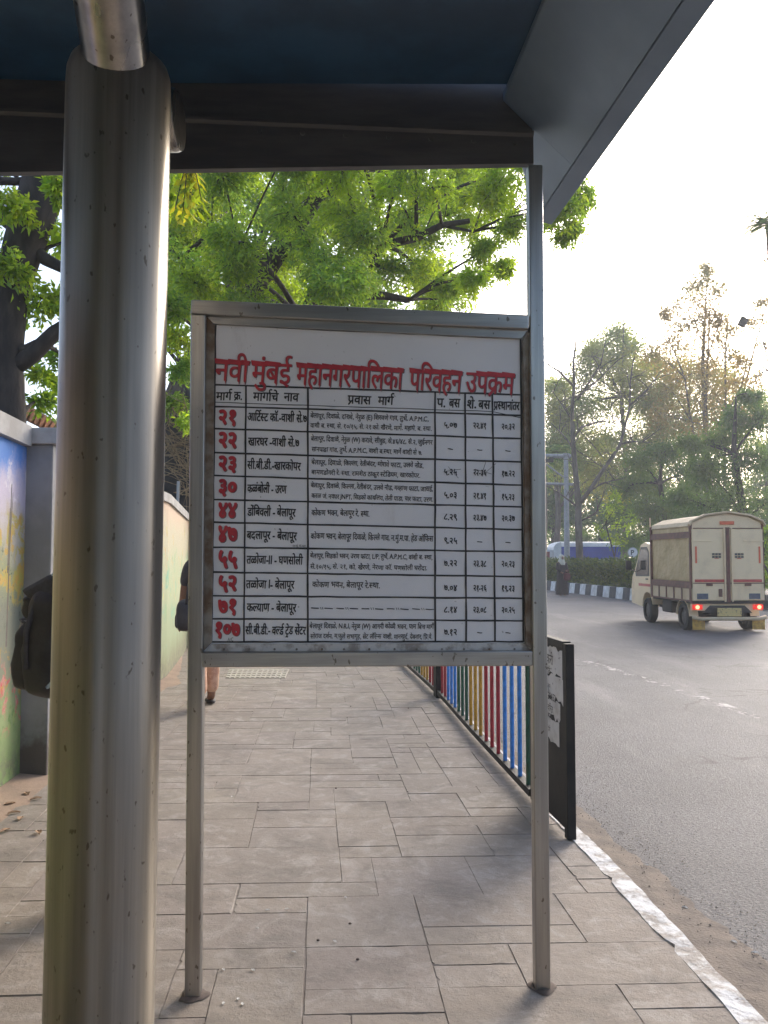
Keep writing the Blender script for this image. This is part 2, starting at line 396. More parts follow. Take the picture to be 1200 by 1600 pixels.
def damp(m_):
    nt = m_.node_tree; N, L = nt.nodes, nt.links; B = N['Principled BSDF']; src = B.inputs['Base Color'].links[0].from_socket
    tc = N.new('ShaderNodeTexCoord'); sx = N.new('ShaderNodeSeparateXYZ'); L.new(tc.outputs['Object'], sx.inputs[0])
    a = N.new('ShaderNodeMath'); a.operation = 'MULTIPLY_ADD'; a.inputs[1].default_value = .9; a.inputs[2].default_value = -.45; L.new(noise(nt, 4.5, 7, .7), a.inputs[0])
    b_ = N.new('ShaderNodeMath'); b_.operation = 'ADD'; L.new(a.outputs[0], b_.inputs[0]); L.new(sx.outputs['Z'], b_.inputs[1])
    L.new(mixc(nt, ramp(nt, b_.outputs[0], [(.12, .9), (.42, 0.0)]), src, (.075, .06, .05)), B.inputs['Base Color'])
damp(M['cement']); damp(M['cement_light'])
M['cement_cap'] = pm('coping cement', (.38, .37, .36), (.28, .27, .255), 4, .85, 0, .3, 30, .01)
wallo = thing('boundary_wall', 'painted roadside wall with a grey coping and a landscape mural, left of the footpath', 'wall', (-1.93, 0, 0))
T = .16
def wall_run(name, y0, y1, z0, z1, m, off=0.0, thick=T, n=14, out=0.0):
    w = MB(); A = []
    for k in range(n+1):
        y = y0+(y1-y0)*k/n; x = wall_x(y)
        zt = z1(y) if callable(z1) else z1
        zb = z0(y) if callable(z0) else z0
        A.append([(x+out-thick, y, zb), (x+out, y, zb), (x+out, y, zt), (x+out-thick, y, zt)])
    for a, b in zip(A, A[1:]): w.add(a+b, [(0, 4, 5, 1), (1, 5, 6, 2), (2, 6, 7, 3), (3, 7, 4, 0)])
    w.add(A[0], [(0, 1, 2, 3)]); w.add(A[-1], [(3, 2, 1, 0)])
    return w.build(name, m, wallo, world_space=True)
wt = lerp_tab([(-6, 2.28), (5.2, 2.26), (5.8, 2.22), (9.73, 2.13), (11.7, 2.06), (25, 2.0)])
wall_run('mural_panel', -5, 5.48, -.05, lambda y: wt(y)-.13, M['mural_near'])
wall_run('coping', -5, 5.44, lambda y: wt(y)-.13, wt, M['cement_cap'], thick=T+.05, out=.045)
w = MB()
px, py = wall_x(5.6), 5.62
w.box((px+.03, py, 1.04), (.30, .28, 2.18)); w.build('pilaster', M['cement'], wallo, world_space=True, bevel=.006)
w = MB(); w.box((px+.03, py, 2.185), (.38, .36, .105)); w.build('pilaster_cap', M['cement_cap'], wallo, world_space=True, bevel=.006)
wall_run('wall_face', 5.765, 8.6, -.05, wt, M['cement_light'])
wall_run('mural_panel', 8.61, 26, -.05, lambda y: wt(y)-.10, M['mural_far'])
wall_run('coping', 8.61, 26, lambda y: wt(y)-.10, wt, M['cement_cap'], thick=T+.04, out=.03)
# painted tree trunks of the mural, as thin paint
M['paint_dark'] = pm('dark mural paint', (.16, .13, .10), (.10, .09, .08), 20, .8)
pt = MB()
for (y0, zb, h, ln) in ((4.55, .9, .8, .10), (4.9, .8, .85, -.08), (5.2, .85, 1.0, .06), (3.9, .7, .9, .1), (5.05, 1.0, .6, -.04)):
    for (dy, dz, hh, s) in ((0, 0, h, .010), (ln*.4, h*.5, h*.45, .006), (-ln*.3, h*.45, h*.4, .006)):
        ya, yb = y0+dy*.4, y0+dy+ln*.5
        xa, xb = wall_x(ya)+.0025, wall_x(yb)+.0025
        pt.add([(xa, ya-s, zb+dz), (xa, ya+s, zb+dz), (xb, yb+s*.4, zb+dz+hh), (xb, yb-s*.4, zb+dz+hh)], [(0, 1, 2, 3)])
pt.build('painted_tree', M['paint_dark'], wallo, world_space=True)

# ---------------------------------------------------------------- bus shelter
sh = thing('bus_shelter', 'steel bus shelter with a blue sheet roof on a thick round column', 'bus shelter', (-.72, 2.2, 0))
def column(cx, cy, z0, z1, r):
    b = MB(); n = 64
    prof = [(r, z0), (r, z1-.07), (r*.985, z1-.035), (r*.93, z1-.012), (r*.84, z1), (r*.5, z1+.012), (.001, z1+.014)]
    # one tall smooth tube: the profile is turned round the axis
    vs = [(cx+math.cos(2*PI*j/n)*q, cy+math.sin(2*PI*j/n)*q, z) for q, z in prof for j in range(n)]
    fs = [(i*n+j, i*n+(j+1) % n, (i+1)*n+(j+1) % n, (i+1)*n+j) for i in range(len(prof)-1) for j in range(n)]
    b.add(vs, fs); return b
base_px = at(172, 800, 2.2)
CX, CY, CR = base_px.x, 2.2, .135
cp = at(187, 100, 2.2)
b = column(0, 0, 0, cp.z, CR)
lean = (cp.x-CX)/(cp.z-at(172, 800, 2.2).z)
b.v = [(x+cp.x+lean*(z-cp.z), y+CY, z) for x, y, z in b.v]
b.build('column', M['steel_col'], sh, smooth=True, world_space=True)
b = MB(); b.tube([Vector((cp.x+.01, 2.23, 2.55)), Vector((cp.x+.012, 2.16, 2.66)), Vector((cp.x+.035, 1.98, 2.80)), Vector((cp.x+.075, 1.74, 3.0))], [.085, .085, .085, .085], 32)
b.build('bracket_arm', M['steel_arm'], sh, smooth=True, auto=True, world_space=True)
dc = at(280, 188, 2.36)
b = MB(); b.tube([Vector((cp.x-.05, 2.36, dc.z)), Vector((dc.x-.012, 2.36, dc.z)), Vector((dc.x, 2.36, dc.z))], [.086, .086, .082], 40)
b.build('cross_tube', M['steel_arm'], sh, smooth=True, auto=True, world_space=True)
ROOFZ = 3.02
# underside in folded panels with seams; slight fall to the road
EF = at(862, 352, 3.31); EN_dir = Vector((-.0795, 1, 0))
def edge_x(y): return EF.x+.0795*1.1*(EF.y-y)
b = MB()
yb = [-5.0, -3.4, -1.7, 0.0, 1.7, 2.79]
for y0, y1 in zip(yb, yb[1:]):
    b.add([(-4.2, y0+.004, ROOFZ), (edge_x(y0)-.05, y0+.004, ROOFZ-.02), (edge_x(y1)-.05, y1-.004, ROOFZ-.02), (-4.2, y1-.004, ROOFZ)], [(0, 3, 2, 1)])
    b.add([(-4.2, y0+.004, ROOFZ+.05), (edge_x(y0)-.05, y0+.004, ROOFZ+.03), (edge_x(y1)-.05, y1-.004, ROOFZ+.03), (-4.2, y1-.004, ROOFZ+.05)], [(0, 1, 2, 3)])
    b.add([(-4.2, y1-.004, ROOFZ), (edge_x(y1)-.05, y1-.004, ROOFZ-.02), (edge_x(y1)-.05, y1-.004, ROOFZ+.03), (-4.2, y1-.004, ROOFZ+.05)], [(0, 1, 2, 3)])
b.build('roof_sheet', M['roof'], sh, world_space=True)
b = MB()
for y0 in yb[1:-1]: b.box(((edge_x(y0)-4.2)/2, y0, ROOFZ-.012), (edge_x(y0)+4.1, .05, .018))
b.build('roof_rib', M['roof'], sh, world_space=True)
# edge beam along the road side
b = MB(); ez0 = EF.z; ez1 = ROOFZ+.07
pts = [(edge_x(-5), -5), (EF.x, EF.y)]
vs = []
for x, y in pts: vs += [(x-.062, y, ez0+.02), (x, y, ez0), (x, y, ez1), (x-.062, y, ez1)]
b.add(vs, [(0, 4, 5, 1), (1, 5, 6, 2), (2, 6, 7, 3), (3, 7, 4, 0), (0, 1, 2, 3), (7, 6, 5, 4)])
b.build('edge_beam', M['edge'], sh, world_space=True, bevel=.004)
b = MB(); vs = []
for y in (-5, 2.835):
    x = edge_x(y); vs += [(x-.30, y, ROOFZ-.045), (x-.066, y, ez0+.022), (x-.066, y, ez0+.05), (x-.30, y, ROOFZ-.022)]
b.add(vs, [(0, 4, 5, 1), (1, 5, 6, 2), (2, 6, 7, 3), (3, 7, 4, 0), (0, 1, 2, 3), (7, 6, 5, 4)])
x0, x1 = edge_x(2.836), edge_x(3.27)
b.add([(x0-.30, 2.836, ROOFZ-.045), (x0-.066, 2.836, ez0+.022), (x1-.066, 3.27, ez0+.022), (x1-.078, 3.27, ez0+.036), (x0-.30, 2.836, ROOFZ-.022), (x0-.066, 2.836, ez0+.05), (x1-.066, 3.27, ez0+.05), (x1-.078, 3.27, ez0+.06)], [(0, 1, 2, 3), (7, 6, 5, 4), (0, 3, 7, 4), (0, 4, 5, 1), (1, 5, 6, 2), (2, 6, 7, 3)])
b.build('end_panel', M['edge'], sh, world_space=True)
# cross beam: web, lip and tapered lower box
YB0 = lambda x: 2.80+.043*(x+.05)
def bz(v, x): return at(600, v, YB0(x)).z
xl, xr = -4.2, .512
def ledge(x): u = 600+x/2.8*F; return at(600, 173+(u)*.0432, YB0(x)).z
def bott(x): u = 600+x/2.8*F; return at(600, 276-u*.0171, YB0(x)+.03).z
b = MB(); vs = []
for x in (xl, xr):
    y = YB0(x); zl, zb = ledge(x), bott(x)
    vs += [(x, y+.02, ROOFZ+.05), (x, y+.02, zl+.006), (x, y-.012, zl+.006), (x, y-.012, zl-.004), (x, y, zl-.012), (x, y, zb), (x, y+.03, zb), (x, y+.03, ROOFZ+.05)]
b.add(vs, [(i, (i+1) % 8, 8+(i+1) % 8, 8+i) for i in range(8)]+[tuple(range(8)), tuple(range(15, 7, -1))])
b.build('cross_beam', M['beam'], sh, world_space=True)
for k in range(7):
    x = -.42+k*.145; y = YB0(x); b = MB(); zz = ledge(x)-.035; b.tube([(x, y+.004, zz), (x, y-.007, zz)], [.009, .008], 6); b.build('bolt', M['beam'], sh, world_space=True)
# ---------------------------------------------------------------- route board: square tube frame with a painted panel
LF, RF = gr(300, 1562), gr(849, 1550)
E_ = (RF-LF).normalized(); NB = Vector((-E_.y, E_.x, 0))      # NB points away from the camera
def BP(u, v, b=0.0):
    d = ray(u, v); o = Vector((0, 0, EYE)); p = LF+NB*b
    t = (p-o).dot(NB)/d.dot(NB); return o+d*t
sg = thing('route_board', 'hand painted white bus route board in a square steel tube frame on two posts', 'sign', tuple(LF))
def sgb(b, name, m, **k): return b.build(name, m, sg, world_space=True, **k)
W = .049
def tube2(p0, p1, b0=0.0, w=W, d=W, name='post', m=None, bev=.004):
    b = MB(); o = NB*(d/2+b0); b.beam(Vector(p0)+o, Vector(p1)+o, w, d, E_ if abs((p1-p0).normalized().z) > .5 else Vector((0, 0, 1)))
    return sgb(b, name, m or M['steel'], bevel=bev)
lp0 = BP(300, 1562); lp0.z = -.01
tube2(lp0, BP(309.5, 491), name='post')
rp0 = BP(849, 1551); rp0.z = -.01
tube2(rp0, BP(837, 257), name='post')
tube2(BP(298, 479), BP(826.5, 503), name='top_rail', m=M['steel_rail'])
tube2(BP(315.5, 1031), BP(832.5, 1029), name='bottom_rail', m=M['steel_rail'])
# weld stains at the joints and cement at the feet
b = MB()
for (u, v) in ((303, 1562), (848, 1552)):
    p = BP(u, v, .025); p.z = 0
    n = 18; ring = []; b = MB()
    for j in range(n):
        a = 2*PI*j/n; rr = .046+.006*math.sin(3*a+u)+.003*math.sin(7*a)+rng.uniform(-.003, .003)
        ring.append((p.x+math.cos(a)*rr, p.y+math.sin(a)*rr, .003))
    top = [(p.x+(x-p.x)*.75, p.y+(y_-p.y)*.75, .009) for x, y_, z in ring]
    b.add(ring+top, [(j, (j+1) % n, n+(j+1) % n, n+j) for j in range(n)]+[tuple(range(n, 2*n))])
    sgb(b, 'footing', M['groove'], smooth=True)
# panel and the angle strips that hold it
b = MB()
vs = [BP(*p, .032) for p in ((318, 1020), (833, 1019), (826, 510), (316, 488))]; b.prism(vs, NB*.004)
sgb(b, 'panel', M['board'])
def strip(pts, b0, t, name, m):
    b = MB(); b.prism([BP(u, v, b0) for u, v in pts], NB*t); return sgb(b, name, m, bevel=.0015)
strip([(323, 492), (826, 515), (815, 529), (333, 506)], .018, .0125, 'angle_strip', M['steel_rail'])
strip([(321, 492), (335, 507), (331, 1004), (318, 1017)], .0185, .012, 'angle_strip', M['rust'])
strip([(817, 530), (828, 515), (834, 1017), (821, 1006)], .0185, .012, 'angle_strip', M['rust'])
strip([(331, 1006), (820, 1005), (833, 1018), (319, 1019)], .026, .0045, 'angle_strip', M['board_edge'])
def rivet(u, v, lb):
    b = MB(); p = BP(u, v, lb); b.tube([p+NB*.001, p-NB*.003], [.0042, .003], 8); sgb(b, 'rivet', M['rust'])
for i in range(13):
    u = 352+i*37.5+((i*7) % 5-2); rivet(u, 1015-.001*u, .026)
for i in range(10):
    rivet(327-i*.3, 560+i*48, .0185); rivet(824+i*.5, 575+i*47, .0185)
# ---- ruled lines
LB = .0305
def rule(pts, w, mb, k=0):
    # a hand ruled line through pixels pts, w pixels wide
    P = []
    for (u0, v0), (u1, v1) in zip(pts, pts[1:]):
        n = max(2, int(math.hypot(u1-u0, v1-v0)/22))
        for i in range(n): P.append((u0+(u1-u0)*i/n, v0+(v1-v0)*i/n))
    P.append(pts[-1]); vs = []
    hor = abs(pts[-1][0]-pts[0][0]) > abs(pts[-1][1]-pts[0][1])
    for (u, v) in P:
        j = rng.uniform(-.35, .35); ww = w*rng.uniform(.42, .6)
        vs += [BP(u, v+j-ww, LB-k*.00006), BP(u, v+j+ww, LB-k*.00006)] if hor else [BP(u+j-ww, v, LB-k*.00006), BP(u+j+ww, v, LB-k*.00006)]
    mb.add(vs, [(2*i, 2*i+1, 2*i+3, 2*i+2) for i in range(len(P)-1)])
ROWS = [(601, 617), (635, 649), (669.6, 685.5), (707, 722), (743, 758), (780.5, 792), (816, 827.6), (855, 862), (894, 901), (931, 935), (966.7, 970), (1003, 1002.5)]
COLS = [(335.5, 330.5), (384.5, 381), (481, 481), (679.8, 680), (726.8, 728.5), (769.5, 773.5), (814, 818)]
def rowy(i, u):
    a, b_ = ROWS[i]; return a+(b_-a)*(u-334)/(814-334)
def colx(j, v):
    a, b_ = COLS[j]; t = (v-600)/400; return a+(b_-a)*t
gl = MB()
for i in range(len(ROWS)): rule([(colx(0, ROWS[i][0]), ROWS[i][0]), (colx(6, ROWS[i][1]), ROWS[i][1])], 2.6, gl, i % 2)
rule([(336, 628.5), (770, 643), (814, 653)], 1.1, gl, 2)
rule([(336, 506), (480, 514), (814, 529)], 2.4, gl, 2)
rule([(336.5, 506), (330.5, 1004)], 3.2, gl, 3); rule([(813.5, 529), (818, 1003)], 3.0, gl, 3)
for j in range(1, 6): rule([(colx(j, 600), rowy(0, colx(j, 600))), (colx(j, 1003), 1003)], 2.8, gl, 3+j % 2)
sgb(gl, 'ruled_lines', M['ink'])
gl = MB()   # pencil scratches over two of the times
for p, q in (((752, 744), (760, 719)), ((754, 742), (775, 724)), ((742, 733), (768, 741)), ((700, 729), (716, 747)), ((693, 737), (720, 733))): rule([p, q], .8, gl, 7)
sgb(gl, 'scratches', M['ink_grey'])
# ---- lettering: glyph shapes of Blender's own font, laid out and brushed on by hand rules below
_G = {}
def raw(body, off):
    c = bpy.data.curves.new('t', 'FONT'); c.body = body; c.offset = off; c.resolution_u = 3
    o = bpy.data.objects.new('t', c); COL.objects.link(o)
    dg = bpy.context.evaluated_depsgraph_get()
    me = bpy.data.meshes.new_from_object(o.evaluated_get(dg))
    vs = [(v.co.x, v.co.y) for v in me.vertices]; me.calc_loop_triangles()
    fs = [tuple(t.vertices) for t in me.loop_triangles]
    bpy.data.objects.remove(o); bpy.data.curves.remove(c); bpy.data.meshes.remove(me)
    return vs, fs
BARS = max(v[0] for v in raw('|||', 0)[0])
def glyph(ch, off):
    k = (ch, off)
    if k not in _G:
        vs, fs = raw(ch, off) if ch.strip() else ([], [])
        adv = max(v[0] for v in raw(ch+'|||', 0)[0])-BARS
        _G[k] = (vs, fs, adv)
    return _G[k]
def clip(vs, fs, c):
    ov, of = [], []
    for f in fs:
        P = [vs[i] for i in f]; out = []
        for a, b_ in zip(P, P[1:]+P[:1]):
            if a[0] <= c: out.append(a)
            if (a[0] <= c) != (b_[0] <= c):
                t = (c-a[0])/(b_[0]-a[0]); out.append((c, a[1]+(b_[1]-a[1])*t))
        if len(out) >= 3:
            n = len(ov); ov += out; of.append(tuple(range(n, n+len(out))))
    return ov, of
def stroke(pts, w):
    vs = []
    for i, (x, y) in enumerate(pts):
        a, b_ = pts[max(i-1, 0)], pts[min(i+1, len(pts)-1)]
        dx, dy = b_[0]-a[0], b_[1]-a[1]; l = math.hypot(dx, dy) or 1
        ww = w if not hasattr(w, '__len__') else w[i]
        vs += [(x-dy/l*ww, y+dx/l*ww), (x+dy/l*ww, y-dx/l*ww)]
    return vs, [(2*i, 2*i+1, 2*i+3, 2*i+2) for i in range(len(pts)-1)]
VIR = '\u094d'
CONS = set(chr(c) for c in range(0x915, 0x93a))
MATRA = set('\u093e\u093f\u0940\u0941\u0942\u0943\u0947\u0948\u0949\u094b\u094c\u0902\u0903\u0901')
def layout(s, off, brush=False):
    """list of (verts, faces) and the total width, in units of the type size"""
    out = []; x = 0.0; i = 0
    def put(vs, fs): out.append(([(a+x, b_) for a, b_ in vs], fs))
    while i < len(s):
        ch = s[i]
        if ch in CONS:
            cl = [ch]; i += 1
            while i+1 < len(s) and s[i] == VIR and s[i+1] in CONS: cl.append(s[i+1]); i += 2
            ms = []
            while i < len(s) and s[i] in MATRA: ms.append(s[i]); i += 1
            reph = rakar = False
            if len(cl) > 1 and cl[0] == 'र': reph = True; cl = cl[1:]
            if len(cl) > 1 and cl[-1] == 'र': rakar = True; cl = cl[:-1]
            if '\u093f' in ms:
                vs, fs, ad = glyph('\u093f', off); put(vs, fs); x += ad; ms.remove('\u093f')
            for c in cl[:-1]:
                vs, fs, ad = glyph(c, off); put(*clip(vs, fs, ad-.165)); x += ad-.175
            c = cl[-1]; vs, fs, ad = glyph(c, off); put(vs, fs)
            if brush and c in 'नवमबगपल':      # stems end in a brushed wedge
                sx = ad-.125
                put([(sx-.06, .66), (sx+.065, .66), (sx+.04, .25), (sx+.02, -.12), (sx-.03, .25)], [(0, 1, 2, 4), (4, 2, 3)])
            if brush: put([(-.05, .69), (ad+.02, .655), (ad-.01, .53), (.0, .54)], [(0, 1, 2, 3)])
            if rakar:
                if c in 'टडठ': put(*stroke([(ad*.25, -.22), (ad*.5, -.06), (ad*.75, -.22)], .035+off))
                else: put(*stroke([(ad*.52, .20), (ad*.3, .04), (ad*.12, -.06)], .04+off))
            x += ad
            for m_ in ms:
                vs, fs, ad = glyph(m_, off); put(vs, fs)
                if brush and m_ in '\u093e\u0940':
                    sx = ad-.125
                    put([(sx-.06, .66), (sx+.06, .66), (sx+.03, .25), (sx+.01, -.12), (sx-.035, .25)], [(0, 1, 2, 4), (4, 2, 3)])
                    put([(-.05, .685), (ad+.03, .655), (ad, .53), (-.02, .54)], [(0, 1, 2, 3)])
                x += ad
            if reph: put(*stroke([(-.12, .62), (-.2, .70), (-.2, .82), (-.1, .89), (.02, .86)], .035+off))
        else:
            vs, fs, ad = glyph(ch, off); put(vs, fs); x += ad; i += 1
    return out, x
def letter(mb, s, u0, v0, h, slope, off=.012, u1=None, lift=0.0, brush=False, mi=0, jit=.4, sx=1.0, dx=0.0, dy=0.0):
    """text s with its headline starting at pixel (u0, v0); h = pixels from headline to foot; fitted to end at u1"""
    L_, w = layout(s, 0.0, brush); S = h/.6
    nc = 1 if off*S < .12 else (4 if off*S < .6 else 8)
    offs = [(0, 0)] if nc == 1 else [(off*S*math.cos(2*PI*(q+.5)/nc), off*S*math.sin(2*PI*(q+.5)/nc)) for q in range(nc)]
    k = (u1-u0)/(w*S) if u1 else sx
    for n, (vs, fs) in enumerate(L_):
        ju, jv = rng.uniform(-jit, jit)*.5, rng.uniform(-jit, jit)
        for q, (qx, qy) in enumerate(offs):
         P = []
         for a, b_ in vs:
            u = u0+a*S*k+ju+(b_-.6)*S*.06; v = v0+(.6-b_)*S+slope*(u-u0)+jv
            P.append(BP(u+dx+qx, v+dy+qy, LB-lift-.00006*(n % 3)-.00002*q))
         mb.add(P, fs, mi)
TS = .049
t1 = MB(); t2 = MB()
for s, a, e in (('नवी', 337, 389), ('मुंबई', 394, 455), ('महानगरपालिका', 464, 630), ('परिवहन', 641, 722), ('उपक्रम', 729, 804)):
    v = 564.5+(a-336)*.0478
    letter(t1, s, a, v, 29.5, TS, .009, u1=e, lift=.0012, brush=True)
    letter(t2, s, a, v, 29.5, TS, .011, u1=e, lift=.0004, brush=True, dx=1.2, dy=1.0)
sgb(t1, 'title_lettering', M['ink_red']); sgb(t2, 'title_letter_shade', M['ink_grey'])
for s, a, e, dv, h in (('मार्ग', 338, 362, 15, 11.5), ('क्र.', 366, 379, 14, 11.5), ('मार्गाचे', 396, 435, 13.5, 12), ('नाव', 444, 467, 12.5, 12), ('प्रवास', 544, 580, 13.5, 12), ('मार्ग', 591, 615, 13.5, 12),
                       ('प.', 683, 697, 13.5, 12.5), ('बस', 702, 719, 13.5, 12.5), ('शे.', 730, 745, 14, 12.5), ('बस', 748, 766, 14, 12.5), ('प्रस्थानांतर', 772, 812, 15, 12)):
    hd = MB(); letter(hd, s, a, rowy(0, a)+dv-3, h, .033, .026, u1=e); sgb(hd, 'heading_lettering', M['ink'])
TABLE = [
 ('२१', ('आर्टिस्ट कॉ.-वाशी से.७', 387, 480), ('बेलापूर, दिवाळे, दारावे, नेरुळ (E) शिरवणे गाव, तुर्भे, A.P.M.C,', 485, 670), ('वाशी ब. स्था, से. १०/१५, से. २१ को. खैरणे, मार्गे. महापे. ब. स्था.', 485, 675), '५.०७', '२२.४१', '२०.३२'),
 ('२२', ('खारघर -वाशी से.७', 388, 468), ('बेलापूर, दिवाळे, नेरुळ (W) करावे, सीवुड, से.४६/४८, से.२, जुईनगर', 486, 676), ('सानपाडा गाव, तुर्भे, A.P.M.C, वाशी ब.स्था. मार्गे वाशी से ७.', 487, 660), '-', '-', '-'),
 ('२३', ('सी.बी.डी.-खारकोपर', 387, 470), ('बेलापूर, दिवाळे, किल्ला, रेतीबंदर, मोरावे फाटा, उलवे नोड,', 487, 662), ('बामणडोंगरी रे. स्था. रामशेठ ठाकुर स्टेडियम, खारकोपर.', 487, 657), '५.२५', '२२-३६', '१७.२२'),
 ('३०', ('कळंबोली - उरण', 387, 448), ('बेलापूर, दिवाळे, किल्ला, रेतीबंदर, उलवे नोड, गव्हाण फाटा, जासई,', 486, 677), ('करळ जं. नवघर JNPT, सिडको कार्यालय, तेली पाडा, चार फाटा, उरण.', 487, 677), '५.०३', '२१.४१', '१५.२३'),
 ('४४', ('डोंबिवली - बेलापूर', 387, 462), ('कोकण भवन, बेलापूर रे. स्था.', 487, 578), None, '८.२९', '२३.४७', '२०.३७'),
 ('४७', ('बदलापूर - बेलापूर', 386, 464), ('कोकण भवन, बेलापूर दिवाळे, किल्ले गाव, न.मुं.म.पा. हेड ऑफिस', 486, 677), None, '९.२५', '-', '-'),
 ('५५', ('तळोजा-II - घणसोली', 386, 473), ('बेलापूर, सिडको भवन, उरण फाटा, L/P, तुर्भे, A.P.M.C, वाशी ब. स्था,', 485, 676), ('से.१०/१५, से. २१, को. खैरणे, नेरणा कॉ. घणसोली घरोंदा.', 485, 668), '७.२२', '२३.३८', '२०.२३'),
 ('५२', ('तळोजा I- बेलापूर', 385, 460), ('कोकण भवन, बेलापूर रे.स्था.', 488, 594), None, '७.०४', '२१-२६', '१९.२३'),
 ('७१', ('कल्याण - बेलापूर', 386, 463), None, None, '८.१४', '२३.०८', '२०.२५'),
 ('१०७', ('सी.बी.डी.- वर्ल्ड ट्रेड सेंटर', 384, 478), ('बेलापूर दिवाळे, N.R.I, नेरुळ (W) आगरी कोळी भवन, पाम बिच मार्गे', 484, 678), ('सोराज दर्शन, म.फुले सभागृह, सेंट लॉरेन्स वाशी, मानखुर्द, देवनार, प्रि.वे.', 485, 676), '७.१२', '-', '-')]
for r_, (num, nm, d1, d2, ta, tb, tc_) in enumerate(TABLE):
    i = r_+1; top = rowy(i, 360); hgt = rowy(i+1, 360)-top; sl = (ROWS[i][1]-ROWS[i][0])/480
    a = 341 if len(num) == 2 else 335.5; e = 371 if len(num) == 2 else 375
    mb = MB(); letter(mb, num, a, top+hgt*.17, hgt*.58, sl, .040, u1=e, lift=.001, jit=.3)
    letter(mb, num, a, top+hgt*.17, hgt*.58, sl, .042, u1=e, lift=.0003, jit=.3, mi=1, dx=1.0, dy=1.0)
    sgb(mb, 'route_number', [M['ink_red'], M['ink_grey']])
    mb = MB(); letter(mb, nm[0], nm[1], rowy(i, 390)+hgt*(.26 if r_ == 0 else .34), 11.5, sl, .024, u1=nm[2])
    if num == '४७': letter(mb, 'न.मुं.म.पा.', 457, rowy(i, 457)+hgt*.83, 3.5, sl, .02, u1=479)
    sgb(mb, 'route_name', M['ink'])
    mb = MB()
    if num == '१०७': letter(mb, 'A/C', 356, rowy(i, 356)+hgt*.84, 5, sl, .012, u1=365)
    if num == '७१':
        for k in range(5):
            u = 486+k*39.5; v = rowy(i, u)+hgt*.5
            rule([(u, v), (u+12, v+.6)], 1.5, mb, 5); rule([(u+21, v+.5), (u+34, v+1)], 1.5, mb, 5)
            rule([(u+14.5, v-1.5), (u+16, v+2)], .8, mb, 5); rule([(u+17.5, v-1.5), (u+19, v+2)], .8, mb, 5)
    if d1: letter(mb, d1[0], d1[1], rowy(i, d1[1])+hgt*(.20 if d2 else .36), 6.6 if d2 else 8, sl, .016, u1=d1[2], jit=.5)
    if d2: letter(mb, d2[0], d2[1], rowy(i, d2[1])+hgt*.64, 6.4, sl, .014, u1=d2[2], jit=.5)
    sgb(mb, 'stop_list', M['ink'])
    for t, (ca_, cb_) in ((ta, (680, 727.5)), (tb, (727.5, 771.5)), (tc_, (771.5, 816))):
        mb = MB(); c = (ca_+cb_)/2
        if t == '-': rule([(c-4, rowy(i, c)+hgt*.52), (c+4, rowy(i, c)+hgt*.54)], 1.4, mb, 5)
        else: letter(mb, t, c-10, rowy(i, c)+hgt*.40, 8.5, sl, .028, u1=c+11)
        sgb(mb, 'departure_time', M['ink'])

# ---------------------------------------------------------------- railing beside the road
def fx(y): return kerb_x(y)-.125
rl = thing('railing', 'black framed footpath railing with red, yellow, green and blue bars', 'railing', (fx(4.3), 4.3, 0))
def rlb(b, name, m, **k): return b.build(name, m, rl, world_space=True, **k)
PAINT = {}
for nm_, c in (('blue', (.03, .21, .60)), ('red', (.36, .014, .028)), ('yellow', (.50, .27, .025)), ('green', (.012, .085, .05))):
    PAINT[nm_] = pm(nm_+' bar paint', c, tuple(x*.7 for x in c), 30, .45, 0, .1, 80)
b = MB()   # sheet covered end panel
pa, pb = Vector((.925, 4.27, 0)), Vector((fx(4.88)+.005, 4.88, 0)); ht = .965
dd = (pb-pa).normalized(); nn = Vector((dd.y, -dd.x, 0))
b.beam(pa+nn*.0+Vector((0, 0, .005)), pa+Vector((0, 0, ht)), .045, .05, nn); rlb(b, 'end_post', M['black'], bevel=.003); b = MB(); b.beam(pb+Vector((0, 0, .02)), pb+Vector((0, 0, ht-.005)), .04, .045, nn)
rlb(b, 'end_post', M['black'], bevel=.003)
b = MB(); mid = (pa+pb)/2; ln = (pb-pa).length-.05
R3 = Matrix((nn, dd, Vector((0, 0, 1)))).transposed()
b.box(mid+Vector((0, 0, .49)), (.022, ln, .90), rot=R3); rlb(b, 'end_sheet', M['black'])
b = MB(); b.box(mid+Vector((0, 0, ht-.012)), (.045, ln-.001, .04), rot=R3); rlb(b, 'end_cap', M['black'], bevel=.003)
def poster_mat(seed):
    m, nt, N, L, B = newmat('torn bill'); B.inputs['Roughness'].default_value = .8
    k = ramp(nt, noise(nt, 20, 5, .7, 'Object', (.7, .7, 1.4)), [(.60, 0.0), (.66, .8)])
    c = mixc(nt, k, (.55, .54, .52), (.07, .07, .07))
    d = ramp(nt, noise(nt, 9, 6), [(.45, 0.0), (.7, .6)])
    L.new(mixc(nt, d, c, (.3, .27, .24)), B.inputs['Base Color']); return m
pmz = poster_mat(1)
def bill(t0, t1, z0, z1):
    b = MB(); off = -nn*.0128; n = 9; L1 = []
    r2 = random.Random(int(z0*1000))
    lo = [(t0+(t1-t0)*i/n, z0+r2.uniform(-.02, .015)) for i in range(n+1)]; hi = [(t0+(t1-t0)*i/n, z1+r2.uniform(-.012, .012)) for i in range(n+1)]
    vs = [pa+dd*t+off+Vector((0, 0, z)) for t, z in lo+hi]
    b.add(vs, [(i, i+1, n+2+i, n+1+i) for i in range(n)]); rlb(b, 'torn_bill', pmz)
bill(.06, .36, .78, .92); bill(.05, .40, .66, .775); bill(.10, .34, .56, .655); bill(.12, .38, .44, .55)
